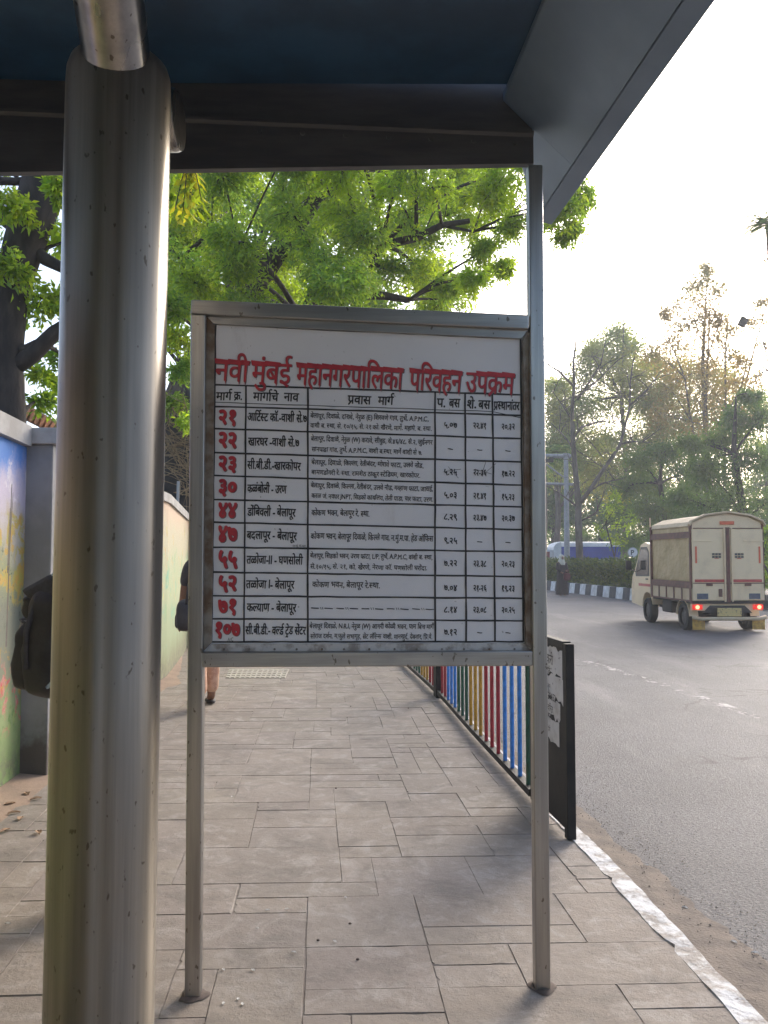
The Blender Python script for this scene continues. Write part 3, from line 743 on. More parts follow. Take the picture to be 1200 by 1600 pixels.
# black printing on the bills
b = MB()
for (t, z, s, txt, bo) in ((.38, .86, .075, 'नोकरी', .03), (.38, .805, .05, 'पाहिजे', .02), (.39, .735, .028, 'ऑफिस काम', .01), (.39, .705, .028, 'वेळ १० ते ६', .01), (.39, .672, .055, '70829652', .03), (.33, .61, .05, 'त्वरित', .02), (.33, .57, .045, 'संपर्क', .02), (.37, .50, .04, 'घर देणे', .02)):
    for vs, fs in layout(txt, 0.0)[0]:
        for q in ((0, 0), (bo, 0), (0, bo)): b.add([pa+dd*(t-(x+q[0])*s)-nn*(.0135+q[0]*.004+q[1]*.002)+Vector((0, 0, z-.03+(y_+q[1])*s)) for x, y_ in vs], fs)
rlb(b, 'bill_print', M['ink'])
# bars, posts, rails
posts = [8.55, 12.2, 15.9, 19.6]
stations = [4.90]+posts
b = MB()
for y0, y1 in zip(stations, stations[1:]):
    n = 6
    for k in range(n):
        ya, yb_ = y0+(y1-y0)*k/n, y0+(y1-y0)*(k+1)/n
        b.beam((fx(ya), ya, .055), (fx(yb_), yb_, .055), .04, .05, Vector((0, 0, 1)))
rlb(b, 'bottom_rail', M['black'])
b = MB()
for y0, y1 in zip(stations, stations[1:]):
    n = 6
    for k in range(n):
        ya, yb_ = y0+(y1-y0)*k/n, y0+(y1-y0)*(k+1)/n
        b.beam((fx(ya), ya, .93), (fx(yb_), yb_, .93), .04, .05, Vector((0, 0, 1)))
rlb(b, 'top_rail', M['black'])
for y in posts:
    b = MB(); b.box((fx(y), y, .48), (.07, .17, .97), rz=.09); rlb(b, 'post', M['black'], bevel=.004)
seq = ['green', 'blue', 'blue', 'blue', 'red', 'red', 'red', 'yellow', 'yellow', 'yellow', 'green', 'green', 'green', 'blue', 'blue', 'blue']
first = {}
k = 0
for a, e in zip(stations, stations[1:]):
    y = a+.10; k = 0 if a < 5 else 4
    sp = .195 if a < 8 else .185
    while y < e-.09:
        c = seq[k % 12 if k >= 1 and k < 13 else (k-1) % 12+1]
        if c not in first:
            b = MB(); b.tube([(0, 0, .075), (0, 0, .915)], .0138, 10); o = rlb(b, 'bar', PAINT[c], smooth=True, auto=True); first[c] = o
        else:
            o = first[c].copy(); COL.objects.link(o); o.parent = rl
        o.matrix_parent_inverse = Matrix.Translation(-Vector(rl.location)); o.location = (fx(y), y, 0)
        y += sp; k += 1
# ---------------------------------------------------------------- people
def skin_body(name, bones, rad, m, parent=None, sub=2):
    """bones: dict joint -> point, edges list; one continuous skinned surface"""
    pts, edges = bones
    keys = list(pts); idx = {k: i for i, k in enumerate(keys)}
    me = bpy.data.meshes.new(name); me.from_pydata([pts[k] for k in keys], [(idx[a], idx[b_]) for a, b_ in edges], [])
    o = bpy.data.objects.new(name, me); COL.objects.link(o); me.materials.append(m)
    sk = o.modifiers.new('skin', 'SKIN'); sk.use_smooth_shade = True
    d = me.skin_vertices[0].data
    for k in keys:
        r_ = rad[k]; d[idx[k]].radius = r_ if hasattr(r_, '__len__') else (r_, r_)
    d[0].use_root = True
    ss = o.modifiers.new('sub', 'SUBSURF'); ss.levels = sub; ss.render_levels = sub
    if parent is not None: o.parent = parent
    return o
def ellip(mb, c, r, nu=20, nv=12, mi=0, f=None):
    vs = []; c = Vector(c)
    for i in range(nv+1):
        th = PI*i/nv
        for j in range(nu):
            a = 2*PI*j/nu; p = Vector((math.sin(th)*math.cos(a), math.sin(th)*math.sin(a), math.cos(th)))
            if f: p = f(p)
            vs.append(c+Vector((p.x*r[0], p.y*r[1], p.z*r[2])))
    mb.add(vs, [(i*nu+j, i*nu+(j+1) % nu, (i+1)*nu+(j+1) % nu, (i+1)*nu+j) for i in range(nv) for j in range(nu)], mi)
M['skin'] = pm('brown skin', (.26, .13, .075), (.20, .10, .06), 8, .55)
M['hair'] = pm('black hair', (.012, .01, .009), (.02, .017, .015), 40, .5)
M['denim'] = pm('dark trousers', (.03, .035, .05), (.02, .023, .035), 20, .9)
M['check'] = pm('pale blue check shirt', (.42, .52, .60), (.20, .28, .36), 45, .85, lo=.47, hi=.53)
M['peach'] = pm('peach printed trousers', (.62, .38, .25), (.50, .27, .17), 18, .85, lo=.42, hi=.58)
M['sole'] = pm('dark sandal', (.03, .025, .022), None, 20, .7)
M['bagblack'] = pm('black nylon bag', (.016, .016, .022), (.028, .028, .036), 12, .55, 0, .35, 30, .01)
M['bagstrap'] = pm('grey webbing', (.06, .06, .07), (.045, .045, .05), 60, .8)
def walker(label, loc, rz, shirt, trousers, Ht=1.68, stride=.16, hair=True, arms=None, cat='person', dress=None):
    """local axes: facing +y; stands on its feet; every joint from the standing height"""
    p = thing('person', label, cat, loc, rz)
    h = Ht/1.68
    def P(x, y, z): return (x*h, y*h, z*h)
    s = stride
    pts = {'pelvis': P(0, 0, .93), 'waist': P(0, .005, 1.06), 'chest': P(0, 0, 1.25), 'neck0': P(0, .0, 1.40), 'neck': P(0, .015, 1.46), 'head0': P(0, .035, 1.54), 'head1': P(0, .03, 1.63)}
    rad = {'pelvis': (.15*h, .11*h), 'waist': (.13*h, .10*h), 'chest': (.155*h, .105*h), 'neck0': (.075*h, .065*h), 'neck': (.05*h, .05*h), 'head0': (.072*h, .085*h), 'head1': (.06*h, .07*h)}
    ed = [('pelvis', 'waist'), ('waist', 'chest'), ('chest', 'neck0'), ('neck0', 'neck'), ('neck', 'head0'), ('head0', 'head1')]
    for sgn, nm_, dy in ((-1, 'l', s), (1, 'r', -s)):
        pts[nm_+'hip'] = P(sgn*.085, 0, .88); pts[nm_+'knee'] = P(sgn*.09, dy*.55+.03, .48); pts[nm_+'ank'] = P(sgn*.09, dy-.03, .085+.03*(dy < 0)); pts[nm_+'toe'] = P(sgn*.10, dy+.12, .03)
        rad[nm_+'hip'] = .09*h; rad[nm_+'knee'] = .062*h; rad[nm_+'ank'] = .042*h; rad[nm_+'toe'] = (.038*h, .026*h)
        ed += [('pelvis', nm_+'hip'), (nm_+'hip', nm_+'knee'), (nm_+'knee', nm_+'ank'), (nm_+'ank', nm_+'toe')]
        A = (arms or {}).get(nm_) or (P(sgn*.20, -dy*.5, 1.10), P(sgn*.21, -dy*.9+.06, .86))
        pts[nm_+'sho'] = P(sgn*.17, 0, 1.37); pts[nm_+'elb'] = A[0]; pts[nm_+'wri'] = A[1]
        hd_ = (Vector(A[1])-Vector(A[0])).normalized()
        rad[nm_+'sho'] = .06*h; rad[nm_+'elb'] = .042*h; rad[nm_+'wri'] = .028*h
        pts[nm_+'palm'] = tuple(Vector(A[1])+hd_*.06*h); rad[nm_+'palm'] = (.036*h, .018*h)
        ed += [('neck0', nm_+'sho'), (nm_+'sho', nm_+'elb'), (nm_+'elb', nm_+'wri'), (nm_+'wri', nm_+'palm')]
        side = hd_.orthogonal().normalized()
        for q, (o_, l_) in enumerate(((-.026, .060), (-.009, .070), (.009, .066), (.024, .052))):
            k = nm_+'f%d' % q
            pts[k] = tuple(Vector(A[1])+hd_*(.105+l_*.35)*h+Vector((0, 1, 0))*o_*h); pts[k+'t'] = tuple(Vector(A[1])+hd_*(.10+l_)*h+Vector((-sgn*.018, o_*.9, 0))*h)
            rad[k] = .009*h; rad[k+'t'] = .007*h; ed += [(nm_+'palm', k), (k, k+'t')]
        pts[nm_+'th'] = tuple(Vector(A[1])+hd_*.075*h+Vector((-sgn*.01, .042, 0))*h); rad[nm_+'th'] = .009*h; ed.append((nm_+'palm', nm_+'th'))
    body = skin_body('body', (pts, ed), rad, M['skin'], p)
    # face
    f = MB(); c = Vector(P(0, .03, 1.575))
    ellip(f, c+Vector((0, .092*h, -.012*h)), (.013*h, .018*h, .022*h), 10, 6); fo_ = f.build('nose', M['skin'], p, smooth=True)
    for sx_ in (-1, 1):
        f = MB(); ellip(f, c+Vector((sx_*.031*h, .077*h, .008*h)), (.012*h, .009*h, .007*h), 10, 6); f.build('eye', M['hair'], p, smooth=True)
        f = MB(); ellip(f, c+Vector((sx_*.078*h, -.005*h, -.005*h)), (.012*h, .02*h, .03*h), 10, 6); f.build('ear', M['skin'], p, smooth=True)
    f = MB(); ellip(f, c+Vector((0, .082*h, -.048*h)), (.024*h, .008*h, .007*h), 10, 6); f.build('mouth', M['sole'], p, smooth=True)
    if hair:
        f = MB(); ellip(f, c+Vector((0, -.016*h, .028*h)), (.086*h, .10*h, .088*h), 24, 14, f=lambda q: Vector((q.x, min(q.y, .62+.3*q.z), max(q.z, -.75)))); f.build('hair', M['hair'], p, smooth=True)
    # clothes as slightly larger skinned shells that end at cuffs and hem
    if trousers:
        pp = {'pelvis': P(0, 0, .94), 'waist': P(0, .004, 1.03)}; rr = {'pelvis': (.165*h, .125*h), 'waist': (.15*h, .115*h)}; e2 = [('pelvis', 'waist')]
        for nm_, sgn in (('l', -1), ('r', 1)):
            for j, r_ in (('hip', .105), ('knee', .085)): pp[nm_+j] = pts[nm_+j]; rr[nm_+j] = r_*h
            a = Vector(pts[nm_+'ank']); pp[nm_+'cuff'] = tuple(a+Vector((0, 0, .025*h))); rr[nm_+'cuff'] = .072*h
            e2 += [('pelvis', nm_+'hip'), (nm_+'hip', nm_+'knee'), (nm_+'knee', nm_+'cuff')]
        skin_body('trousers', (pp, e2), rr, trousers, p)
        for nm_ in 'lr':
            t_ = Vector(pts[nm_+'toe']); f = MB(); ellip(f, (t_.x, t_.y-.055*h, max(t_.z-.006, .026)), (.047*h, .13*h, .026*h), 16, 8); f.build('shoe', M['sole'], p, smooth=True)
    if shirt:
        pp = {'waist': P(0, .004, 1.03), 'hem': P(0, 0, .90), 'chest': P(0, 0, 1.25), 'neck0': P(0, 0, 1.395)}
        rr = {'waist': (.158*h, .125*h), 'hem': (.172*h, .135*h), 'chest': (.178*h, .128*h), 'neck0': (.085*h, .08*h)}; e2 = [('waist', 'hem'), ('waist', 'chest'), ('chest', 'neck0')]
        for nm_ in 'lr':
            pp[nm_+'sho'] = pts[nm_+'sho']; rr[nm_+'sho'] = .075*h; a, b_ = Vector(pts[nm_+'sho']), Vector(pts[nm_+'elb'])
            pp[nm_+'slv'] = tuple(a.lerp(b_, .8)); rr[nm_+'slv'] = .062*h; e2 += [('neck0', nm_+'sho'), (nm_+'sho', nm_+'slv')]
        skin_body('shirt', (pp, e2), rr, shirt, p)
    return p, pts, h
def lathe(mb, c, prof, n=28, fr=None, mi=0):
    vs = []
    for k, (rx, ry, z, ox, oy) in enumerate(prof):
        for j in range(n):
            a = 2*PI*j/n; w = 1+(fr(a, k) if fr else 0)
            vs.append((c[0]+ox+math.cos(a)*rx*w, c[1]+oy+math.sin(a)*ry*w, c[2]+z))
    k = len(prof)
    mb.add(vs, [(i*n+j, i*n+(j+1) % n, (i+1)*n+(j+1) % n, (i+1)*n+j) for i in range(k-1) for j in range(n)]+[tuple(range(n-1, -1, -1)), tuple((k-1)*n+j for j in range(n))], mi)

# the waiting man behind the column: only his backpack shows, its left edge past the column
bpY = 3.45
px_ = at(150, 870, bpY).x
walker('person in a pale blue checked shirt with a backpack, standing hidden behind the thick column', (px_, bpY+.02, 0), -PI/2-.2, M['check'], M['denim'], 1.68, .0)
p0 = at(72, 1085, bpY)
pk = thing('backpack', 'black nylon backpack on the back of the person behind the thick column', 'backpack', tuple(p0), math.radians(-14))
pk.rotation_euler = (0, math.radians(7), math.radians(-14))
Hb = (1085-900)/F*bpY
def puff(q): return Vector((math.copysign(abs(q.x)**.55, q.x), math.copysign(abs(q.y)**.55, q.y), math.copysign(abs(q.z)**.62, q.z)))
def crease(q):
    q = puff(q); w_ = 1+.035*math.sin(9*q.z+4*q.y)+.03*math.sin(13*q.y-6*q.z+3*q.x); return Vector((q.x*w_*(1-.16*(q.z > .2)*(q.z-.2)), q.y*w_, q.z))
b = MB(); ellip(b, (.035, 0, Hb*.5), (.095, .15, Hb*.5), 44, 30, f=crease); b.build('pack_body', M['bagblack'], pk, smooth=True)
b = MB(); ellip(b, (-.055, .0, Hb*.33), (.055, .125, Hb*.30), 40, 26, f=crease); b.build('front_pocket', M['bagblack'], pk, smooth=True)
b = MB(); ellip(b, (-.052, .0, Hb*.73), (.042, .12, Hb*.115), 36, 22, f=crease); b.build('upper_pocket', M['bagblack'], pk, smooth=True)
b = MB(); b.prism([(-.095, -.13, Hb*.86), (.03, -.13, Hb*1.03), (.10, -.13, Hb*.99), (.07, -.13, Hb*.83), (-.05, -.13, Hb*.80)], (0, .26, 0)); b.build('top_flap', M['bagstrap'], pk, bevel=.02)
for z_, x_ in ((.60, -.108), (.84, -.092)):
    b = MB(); b.tube([(x_+.07, -.128, Hb*z_), (x_+.012, -.09, Hb*(z_+.01)), (x_, 0, Hb*(z_+.015)), (x_+.012, .09, Hb*(z_+.01)), (x_+.07, .128, Hb*z_)], .005, 8); b.build('zip', M['bagstrap'], pk, smooth=True)
b = MB(); b.tube([(-.115, -.05, Hb*.60), (-.118, -.052, Hb*.53)], .005, 6); b.build('zip_pull', M['galv_pale'], pk)
for sy in (-1, 1):
    b = MB(); P4 = [Vector(q) for q in [(.015, sy*.09, Hb*.88), (.05, sy*.09, Hb*1.06), (.13, sy*.09, Hb*1.14), (.23, sy*.10, Hb*.98), (.27, sy*.11, Hb*.75), (.22, sy*.12, Hb*.45), (.10, sy*.11, Hb*.15)]]
    for a, c in zip(P4, P4[1:]): b.beam(a, c+(c-a)*.08, .055, .012, Vector((0, 1, 0)))
    b.build('shoulder_strap', M['check'], pk, bevel=.003)
b = MB(); b.tube([(.0, -.135, Hb*.84), (-.02, -.150, Hb*.55), (.0, -.15, Hb*.25)], .011, 8); b.build('side_strap', M['bagstrap'], pk, smooth=True)

# person walking away beyond the board
w_at = gr(322, 1108)
wp, wpts, wh = walker('person in loose peach trousers walking away behind the left post of the route board', (w_at.x-.025, w_at.y+.08, 0), .42, M['bagblack'], M['peach'], 1.62, -.17)
bg = thing('shoulder_bag', 'black shoulder bag hanging beside the walking person behind the left sign post', 'bag', (at(293, 985, 7.75).x, 7.75, at(293, 985, 7.75).z))
b = MB(); ellip(b, (0, 0, .14), (.085, .17, .145), 24, 16, f=puff); b.build('bag_body', M['bagblack'], bg, smooth=True)
b = MB(); b.tube([(.02, -.14, .24), (.03, -.10, .42), (.09, -.03, .62), (.15, .0, .70), (.09, .03, .62), (.03, .10, .42), (.02, .14, .24)], .014, 8); b.build('strap', M['bagblack'], bg, smooth=True)
b = MB(); ellip(b, (-.075, 0, .09), (.025, .11, .07), 20, 12, f=puff); b.build('pocket', M['bagblack'], bg, smooth=True)

# woman in black crossing the road by the median
M['robe'] = pm('black robe', (.014, .011, .014), (.03, .02, .028), 8, .9)
M['scarf'] = pm('cream headscarf', (.62, .60, .50), (.50, .46, .36), 10, .85)
M['maroon'] = pm('maroon bag', (.13, .02, .025), (.09, .015, .02), 10, .7)
wy = gr(878, 931, ROADZ)
Pw = thing('person', 'woman in black robe and cream headscarf standing on the road by the striped kerb', 'person', (wy.x, wy.y, ROADZ), PI+.35)
def woman():
    p = Pw; h = 1.58/1.68
    def P(x, y, z): return (x*h, y*h, z*h)
    pts = {'pelvis': P(0, 0, .93), 'waist': P(0, .005, 1.06), 'chest': P(0, 0, 1.25), 'neck0': P(0, .0, 1.40), 'neck': P(0, .02, 1.46), 'head0': P(0, .04, 1.54), 'head1': P(0, .04, 1.63),
           'lh': P(-.08, 0, .85), 'lk': P(-.085, .03, .48), 'la': P(-.09, .0, .08), 'lt': P(-.1, .14, .03), 'rh': P(.08, 0, .85), 'rk': P(.085, .0, .48), 'ra': P(.09, -.04, .08), 'rt': P(.1, .10, .03),
           'ls': P(-.16, 0, 1.36), 'le': P(-.21, .04, 1.10), 'lw': P(-.12, .20, 1.02), 'lp': P(-.07, .26, 1.03), 'rs': P(.16, 0, 1.36), 're': P(.21, .04, 1.10), 'rw': P(.14, .18, .98), 'rp': P(.12, .25, .96)}
    rad = {'pelvis': (.15, .11), 'waist': (.13, .10), 'chest': (.15, .105), 'neck0': (.075, .065), 'neck': .05, 'head0': (.07, .083), 'head1': (.06, .07)}
    for a in 'lr': rad.update({a+'h': .09, a+'k': .06, a+'a': .042, a+'t': (.036, .026), a+'s': .06, a+'e': .042, a+'w': .03, a+'p': (.034, .02)})
    ed = [('pelvis', 'waist'), ('waist', 'chest'), ('chest', 'neck0'), ('neck0', 'neck'), ('neck', 'head0'), ('head0', 'head1')]
    for a in 'lr':
        ed += [('pelvis', a+'h'), (a+'h', a+'k'), (a+'k', a+'a'), (a+'a', a+'t'), ('neck0', a+'s'), (a+'s', a+'e'), (a+'e', a+'w'), (a+'w', a+'p')]
        for q, (ox, l_) in enumerate(((-.025, .06), (-.008, .07), (.009, .065), (.024, .05))):
            w_ = Vector(pts[a+'p']); pts[a+'f%d' % q] = tuple(w_+Vector((ox, l_, -.01*q))); rad[a+'f%d' % q] = .009; ed.append((a+'p', a+'f%d' % q))
        w_ = Vector(pts[a+'p']); pts[a+'th'] = tuple(w_+Vector((.035 if a == 'l' else -.035, .02, .015))); rad[a+'th'] = .009; ed.append((a+'p', a+'th'))
    skin_body('body', (pts, ed), rad, M['skin'], p)
    b = MB(); lathe(b, (0, 0, 0), [(.25, .21, .05, 0, .02), (.255, .215, .09, 0, .02), (.225, .18, .4, 0, .01), (.20, .155, .75, 0, 0), (.185, .145, .95, 0, 0), (.175, .13, 1.08, 0, 0), (.18, .125, 1.22, 0, 0), (.12, .095, 1.33, 0, 0), (.07, .07, 1.37, 0, 0)], 40, lambda a, k: .05*math.sin(9*a+k)*(k < 5))
    b.build('robe', M['robe'], p, smooth=True)
    for sx_ in (-1, 1):
        b = MB(); b.tube([P(sx_*.15, 0, 1.35), P(sx_*.20, .03, 1.12), P(sx_*.135, .185, 1.01)], [.085, .075, .06], 14); b.build('sleeve', M['robe'], p, smooth=True)
    b = MB(); c = P(0, .03, 1.58)
    lathe(b, (0, 0, 0), [(.17, .14, 1.20, 0, -.01), (.155, .135, 1.28, 0, -.01), (.12, .12, 1.38, 0, -.01), (.098, .105, 1.44, 0, .0), (.10, .108, 1.50, 0, .0), (.088, .098, 1.56, 0, .0), (.05, .06, 1.60, 0, .0), (.004, .004, 1.61, 0, 0)], 28, lambda a, k: .03*math.sin(7*a+k))
    b.build('headscarf', M['scarf'], p, smooth=True)
    b = MB(); ellip(b, P(0, .085, 1.565), (.058, .05, .075), 18, 12); b.build('face', M['skin'], p, smooth=True)
    b = MB(); ellip(b, P(0, .143, 1.56), (.011, .014, .02), 8, 6); b.build('nose', M['skin'], p, smooth=True)
    for sx_ in (-1, 1):
        b = MB(); ellip(b, P(sx_*.028, .132, 1.585), (.011, .008, .006), 8, 6); b.build('eye', M['hair'], p, smooth=True)
woman()
hb = thing('handbag', 'maroon handbag held by the woman in black on the road', 'bag', (wy.x+.16, wy.y-.22, ROADZ+.62))
b = MB(); ellip(b, (0, 0, .13), (.13, .06, .15), 20, 12, f=puff); b.build('bag_body', M['maroon'], hb, smooth=True)
b = MB(); b.tube([(-.08, 0, .24), (-.06, 0, .36), (0, 0, .42), (.06, 0, .36), (.08, 0, .24)], .012, 8); b.build('handle', M['maroon'], hb, smooth=True)

# ---------------------------------------------------------------- delivery truck
M['cream'] = pm('cream truck paint', (.80, .60, .36), (.50, .34, .19), 3, .45, 0, .08, 8, lo=.45, hi=.95)
M['tarp'] = pm('tan tarpaulin', (.54, .39, .20), (.44, .31, .15), 2.2, .7, 0, .8, 2.5, .10)
M['tarp_top'] = pm('pale tarpaulin top', (.60, .46, .29), (.50, .37, .22), 2, .7, 0, .4, 4, .04)
M['rustframe'] = pm('brown red frame', (.17, .065, .045), (.11, .045, .032), 9, .65)
M['redtape'] = pm('red reflective tape', (.55, .06, .045), (.42, .05, .04), 14, .4)
M['orange'] = pm('orange reflector', (.75, .12, .04), None, 14, .35)
M['tyre'] = pm('tyre rubber', (.014, .014, .014), (.024, .023, .022), 20, .85)
M['rim'] = pm('dusty rim', (.10, .095, .09), (.06, .055, .05), 12, .6, .3)
M['chassis'] = pm('dark chassis', (.018, .016, .015), (.035, .028, .024), 10, .8)
M['mudflap'] = pm('yellow mud flap', (.58, .34, .06), (.36, .20, .05), 16, .7)
M['plate'] = pm('yellow plate', (.60, .44, .17), (.22, .16, .08), 24, .5, lo=.5, hi=.68)
M['sticker'] = pm('blue grey sticker', (.05, .065, .10), (.09, .10, .13), 18, .5)
def glassmat(name, c=(.02, .025, .03)):
    m, nt, N, L, B = newmat(name); B.inputs['Base Color'].default_value = c+(1,); B.inputs['Roughness'].default_value = .08; return m
M['glass'] = glassmat('dark glass')
def lampmat(name, c, s):
    m, nt, N, L, B = newmat(name); B.inputs['Base Color'].default_value = c+(1,); B.inputs['Emission Color'].default_value = c+(1,); B.inputs['Emission Strength'].default_value = s
    B.inputs['Roughness'].default_value = .2; return m
M['tail'] = lampmat('lit tail lamp', (.8, .03, .02), .25); M['tail_hot'] = lampmat('tail lamp bulb', (1, .16, .08), 2.2)
tk = thing('delivery_truck', 'cream delivery truck with tan tarpaulin sides and two rear doors driving on the road', 'truck', (gr(1128, 985, ROADZ).x, 17.2, ROADZ), .05)
def tb(b, name, m, parent=tk, **k): return b.build(name, m, parent, **k)
X = .76; Lc = 2.25        # half width, cargo length
arch = [(-X, 2.15), (-X*.93, 2.235), (-X*.6, 2.35), (0, 2.415), (X*.6, 2.35), (X*.93, 2.235), (X, 2.15)]
b = MB(); b.prism([(-X+.01, .03, .62), (X-.01, .03, .62)]+[(x*.985, .03, z-.02) for x, z in reversed(arch)], (0, .03, 0)); tb(b, 'rear_frame', M['cream'])
b = MB(); b.prism([(x, .07, z) for x, z in arch]+[(x*.96, .07, z-.03) for x, z in reversed(arch)], (0, Lc-.05, 0)); tb(b, 'canopy', M['tarp_top'])
b = MB(); b.prism([(x*1.045, -.05, z+.035) for x, z in arch]+[(x*1.02, -.05, z) for x, z in reversed(arch)], (0, .14, 0)); tb(b, 'canopy_lip', M['tarp_top'], bevel=.008)
b = MB(); b.box((0, Lc+.02, 1.4), (2*X-.03, .03, 1.55)); tb(b, 'front_board', M['cream'])
for sx_ in (-1, 1):
    # tarpaulin side with slack folds
    b = MB(); n, k = 18, 12; vs = []
    for j in range(k+1):
        for i in range(n+1):
            y = .08+(Lc-.1)*i/n; z = .96+1.20*j/k
            f = .016*math.sin(7*i/n+3*j/k)+.012*math.sin(11*j/k-5*i/n)
            vs.append((sx_*(X-.03+f*math.sin(PI*j/k)*math.sin(PI*i/n)), y, z))
    b.add(vs, [(j*(n+1)+i, j*(n+1)+i+1, (j+1)*(n+1)+i+1, (j+1)*(n+1)+i) for j in range(k) for i in range(n)])
    o = tb(b, 'side_tarpaulin', M['tarp'], smooth=True); so = o.modifiers.new('t', 'SOLIDIFY'); so.thickness = .01
    for z, hh in ((.955, .12), (1.97, .13)):
        b = MB(); b.box((sx_*(X-.004), Lc/2+.04, z), (.016, Lc-.06, hh)); tb(b, 'side_band', M['rustframe'])
    for y in (.05, Lc-.02):
        b = MB(); b.box((sx_*(X-.012), y, 1.42), (.05, .05, 1.55)); tb(b, 'side_post', M['rustframe'])
    b = MB(); b.box((sx_*(X-.02), Lc/2, .76), (.03, Lc-.02, .26)); tb(b, 'side_gate', M['tarp_top'])
    for i in range(6):
        b = MB(); b.box((sx_*(X), .08+i*.42, .77), (.022, .045, .30)); tb(b, 'gate_stake', M['rustframe'])
    b = MB(); b.box((sx_*X, Lc/2, .885), (.024, Lc-.02, .025)); b.box((sx_*X, Lc/2, .625), (.026, Lc-.02, .03)); tb(b, 'gate_rail', M['rustframe'])
b = MB(); b.box((0, Lc/2, .60), (2*X-.08, Lc-.02, .06)); tb(b, 'cargo_floor', M['chassis'])
# rear doors
for sx_ in (-1, 1):
    b = MB(); b.box((sx_*(X*.5+.006), .012, 1.36), (X-.062, .03, 1.44)); d_ = tb(b, 'rear_door', M['cream'], bevel=.006)
    cx = sx_*(X*.5)
    b = MB(); b.box((cx, -.009, 1.035), (X-.13, .008, .055)); tb(b, 'red_stripe', M['redtape'], d_)
    b = MB(); b.box((cx, -.007, .985), (X-.06, .01, .018)); tb(b, 'door_rib', M['rustframe'], d_)
    b = MB(); b.box((cx+sx_*.16, -.008, 1.84), (.42, .016, .022)); tb(b, 'hinge_strap', M['cream'], d_, bevel=.003)
    b = MB()
    for i in range(3):
        for j in range(2): b.box((sx_*.235+(i-1)*.065, -.0065, 1.545+(j-.5)*.055), (.052, .007, .042))
    tb(b, 'vent', M['ink'], d_)
    b = MB(); b.box((sx_*.235, -.006, 1.485), (.09, .006, .014)); tb(b, 'vent_label', M['redtape'], d_)
    b = MB(); b.box((sx_*(X-.10), -.007, 1.56), (.035, .009, .34)); tb(b, 'side_reflector', M['orange'], d_)
    b = MB(); b.box((sx_*.075, -.024, 1.36), (.028, .03, 1.50)); tb(b, 'lock_bar', M['cream'], d_, bevel=.004)
    b = MB(); b.box((sx_*.40, -.02, .955), (.13, .03, .05)); tb(b, 'latch', M['rustframe'], d_, bevel=.006)
    b = MB(); b.box((sx_*(X-.22), -.007, .72), (.23, .012, .115)); tb(b, 'sticker', M['sticker'], d_, bevel=.004)
b = MB(); b.box((0, -.006, 1.36), (.075, .025, 1.52)); tb(b, 'centre_strip', M['rustframe'])
b = MB(); b.box((-.17, -.012, .79), (.075, .012, .16)); tb(b, 'latch_plate', M['rustframe'], bevel=.01)
b = MB(); b.box((0, .012, 2.10), (2*X-.12, .012, .018)); tb(b, 'header_line', M['rustframe'])
b = MB(); b.box((0, .006, 2.21), (.30, .014, .07)); tb(b, 'header_reflector', M['orange'], bevel=.012)
# lower rear
b = MB(); b.box((0, .06, .60), (2*X, .07, .06)); tb(b, 'rear_sill', M['rustframe'])
b = MB(); b.box((0, .10, .50), (2*X-.04, .05, .15)); tb(b, 'rear_apron', M['cream'])
b = MB(); b.prism([(-.52, .068, .38), (-.36, .068, .53), (.36, .068, .53), (.52, .068, .38)], (0, .01, 0)); tb(b, 'apron_opening', M['ink'])
b = MB(); b.tube([(-X, -.02, .30), (-.60, -.05, .27), (.60, -.05, .27), (X, -.02, .30)], .038, 10); tb(b, 'bumper', M['tarp_top'], smooth=True)
b = MB(); b.box((0, -.02, .40), (.50, .02, .17)); pl = tb(b, 'number_plate', M['plate'], bevel=.006)
for sx_ in (-1, 1):
    b = MB(); b.box((sx_*(X-.13), .045, .50), (.20, .06, .10)); t_ = tb(b, 'tail_light', M['tail'], bevel=.012)
    b = MB(); ellip(b, (sx_*(X-.12), .012, .50), (.045, .016, .042), 14, 8); tb(b, 'bulb', M['tail_hot'], t_, smooth=True)
    b = MB(); b.box((sx_*(X-.14), .02, .155), (.26, .014, .22)); tb(b, 'mud_flap', M['mudflap'], bevel=.004)
b = MB(); b.box((0, 1.62, .42), (.62, 2.95, .16)); b.box((0, .55, .33), (1.1, .14, .14)); tb(b, 'chassis', M['chassis'])
b = MB(); b.box((-X+.14, 1.45, .44), (.2, .55, .26)); tb(b, 'fuel_tank', M['chassis'], bevel=.03)
# wheels
def wheel(x, y):
    r_, wdt = .285, .165
    s = 1 if x > 0 else -1
    b = MB(); n = 36; prof = [(r_*.62, -wdt/2), (r_*.93, -wdt/2), (r_, -wdt*.36), (r_, wdt*.36), (r_*.93, wdt/2), (r_*.62, wdt/2)]
    vs = [(x+w_, y+math.cos(2*PI*j/n)*q, r_+math.sin(2*PI*j/n)*q) for q, w_ in prof for j in range(n)]
    b.add(vs, [(i*n+j, i*n+(j+1) % n, (i+1)*n+(j+1) % n, (i+1)*n+j) for i in range(5) for j in range(n)])
    wo = thing_part('wheel', (x, y, r_)); o = b.build('tyre', M['tyre'], wo, smooth=True, auto=True)
    o.data.transform(Matrix.Translation((-x, -y, -r_)))
    b = MB(); b.tube([(-s*wdt*.3, 0, 0), (s*wdt*.26, 0, 0), (s*wdt*.30, 0, 0), (s*wdt*.36, 0, 0)], [r_*.63, r_*.63, r_*.45, r_*.2], 28)
    for j in range(5): a = 2*PI*j/5; b.tube([(s*wdt*.28, math.cos(a)*r_*.33, math.sin(a)*r_*.33), (s*wdt*.40, math.cos(a)*r_*.33, math.sin(a)*r_*.33)], .014, 6)
    b.build('rim', M['rim'], wo, smooth=True, auto=True)
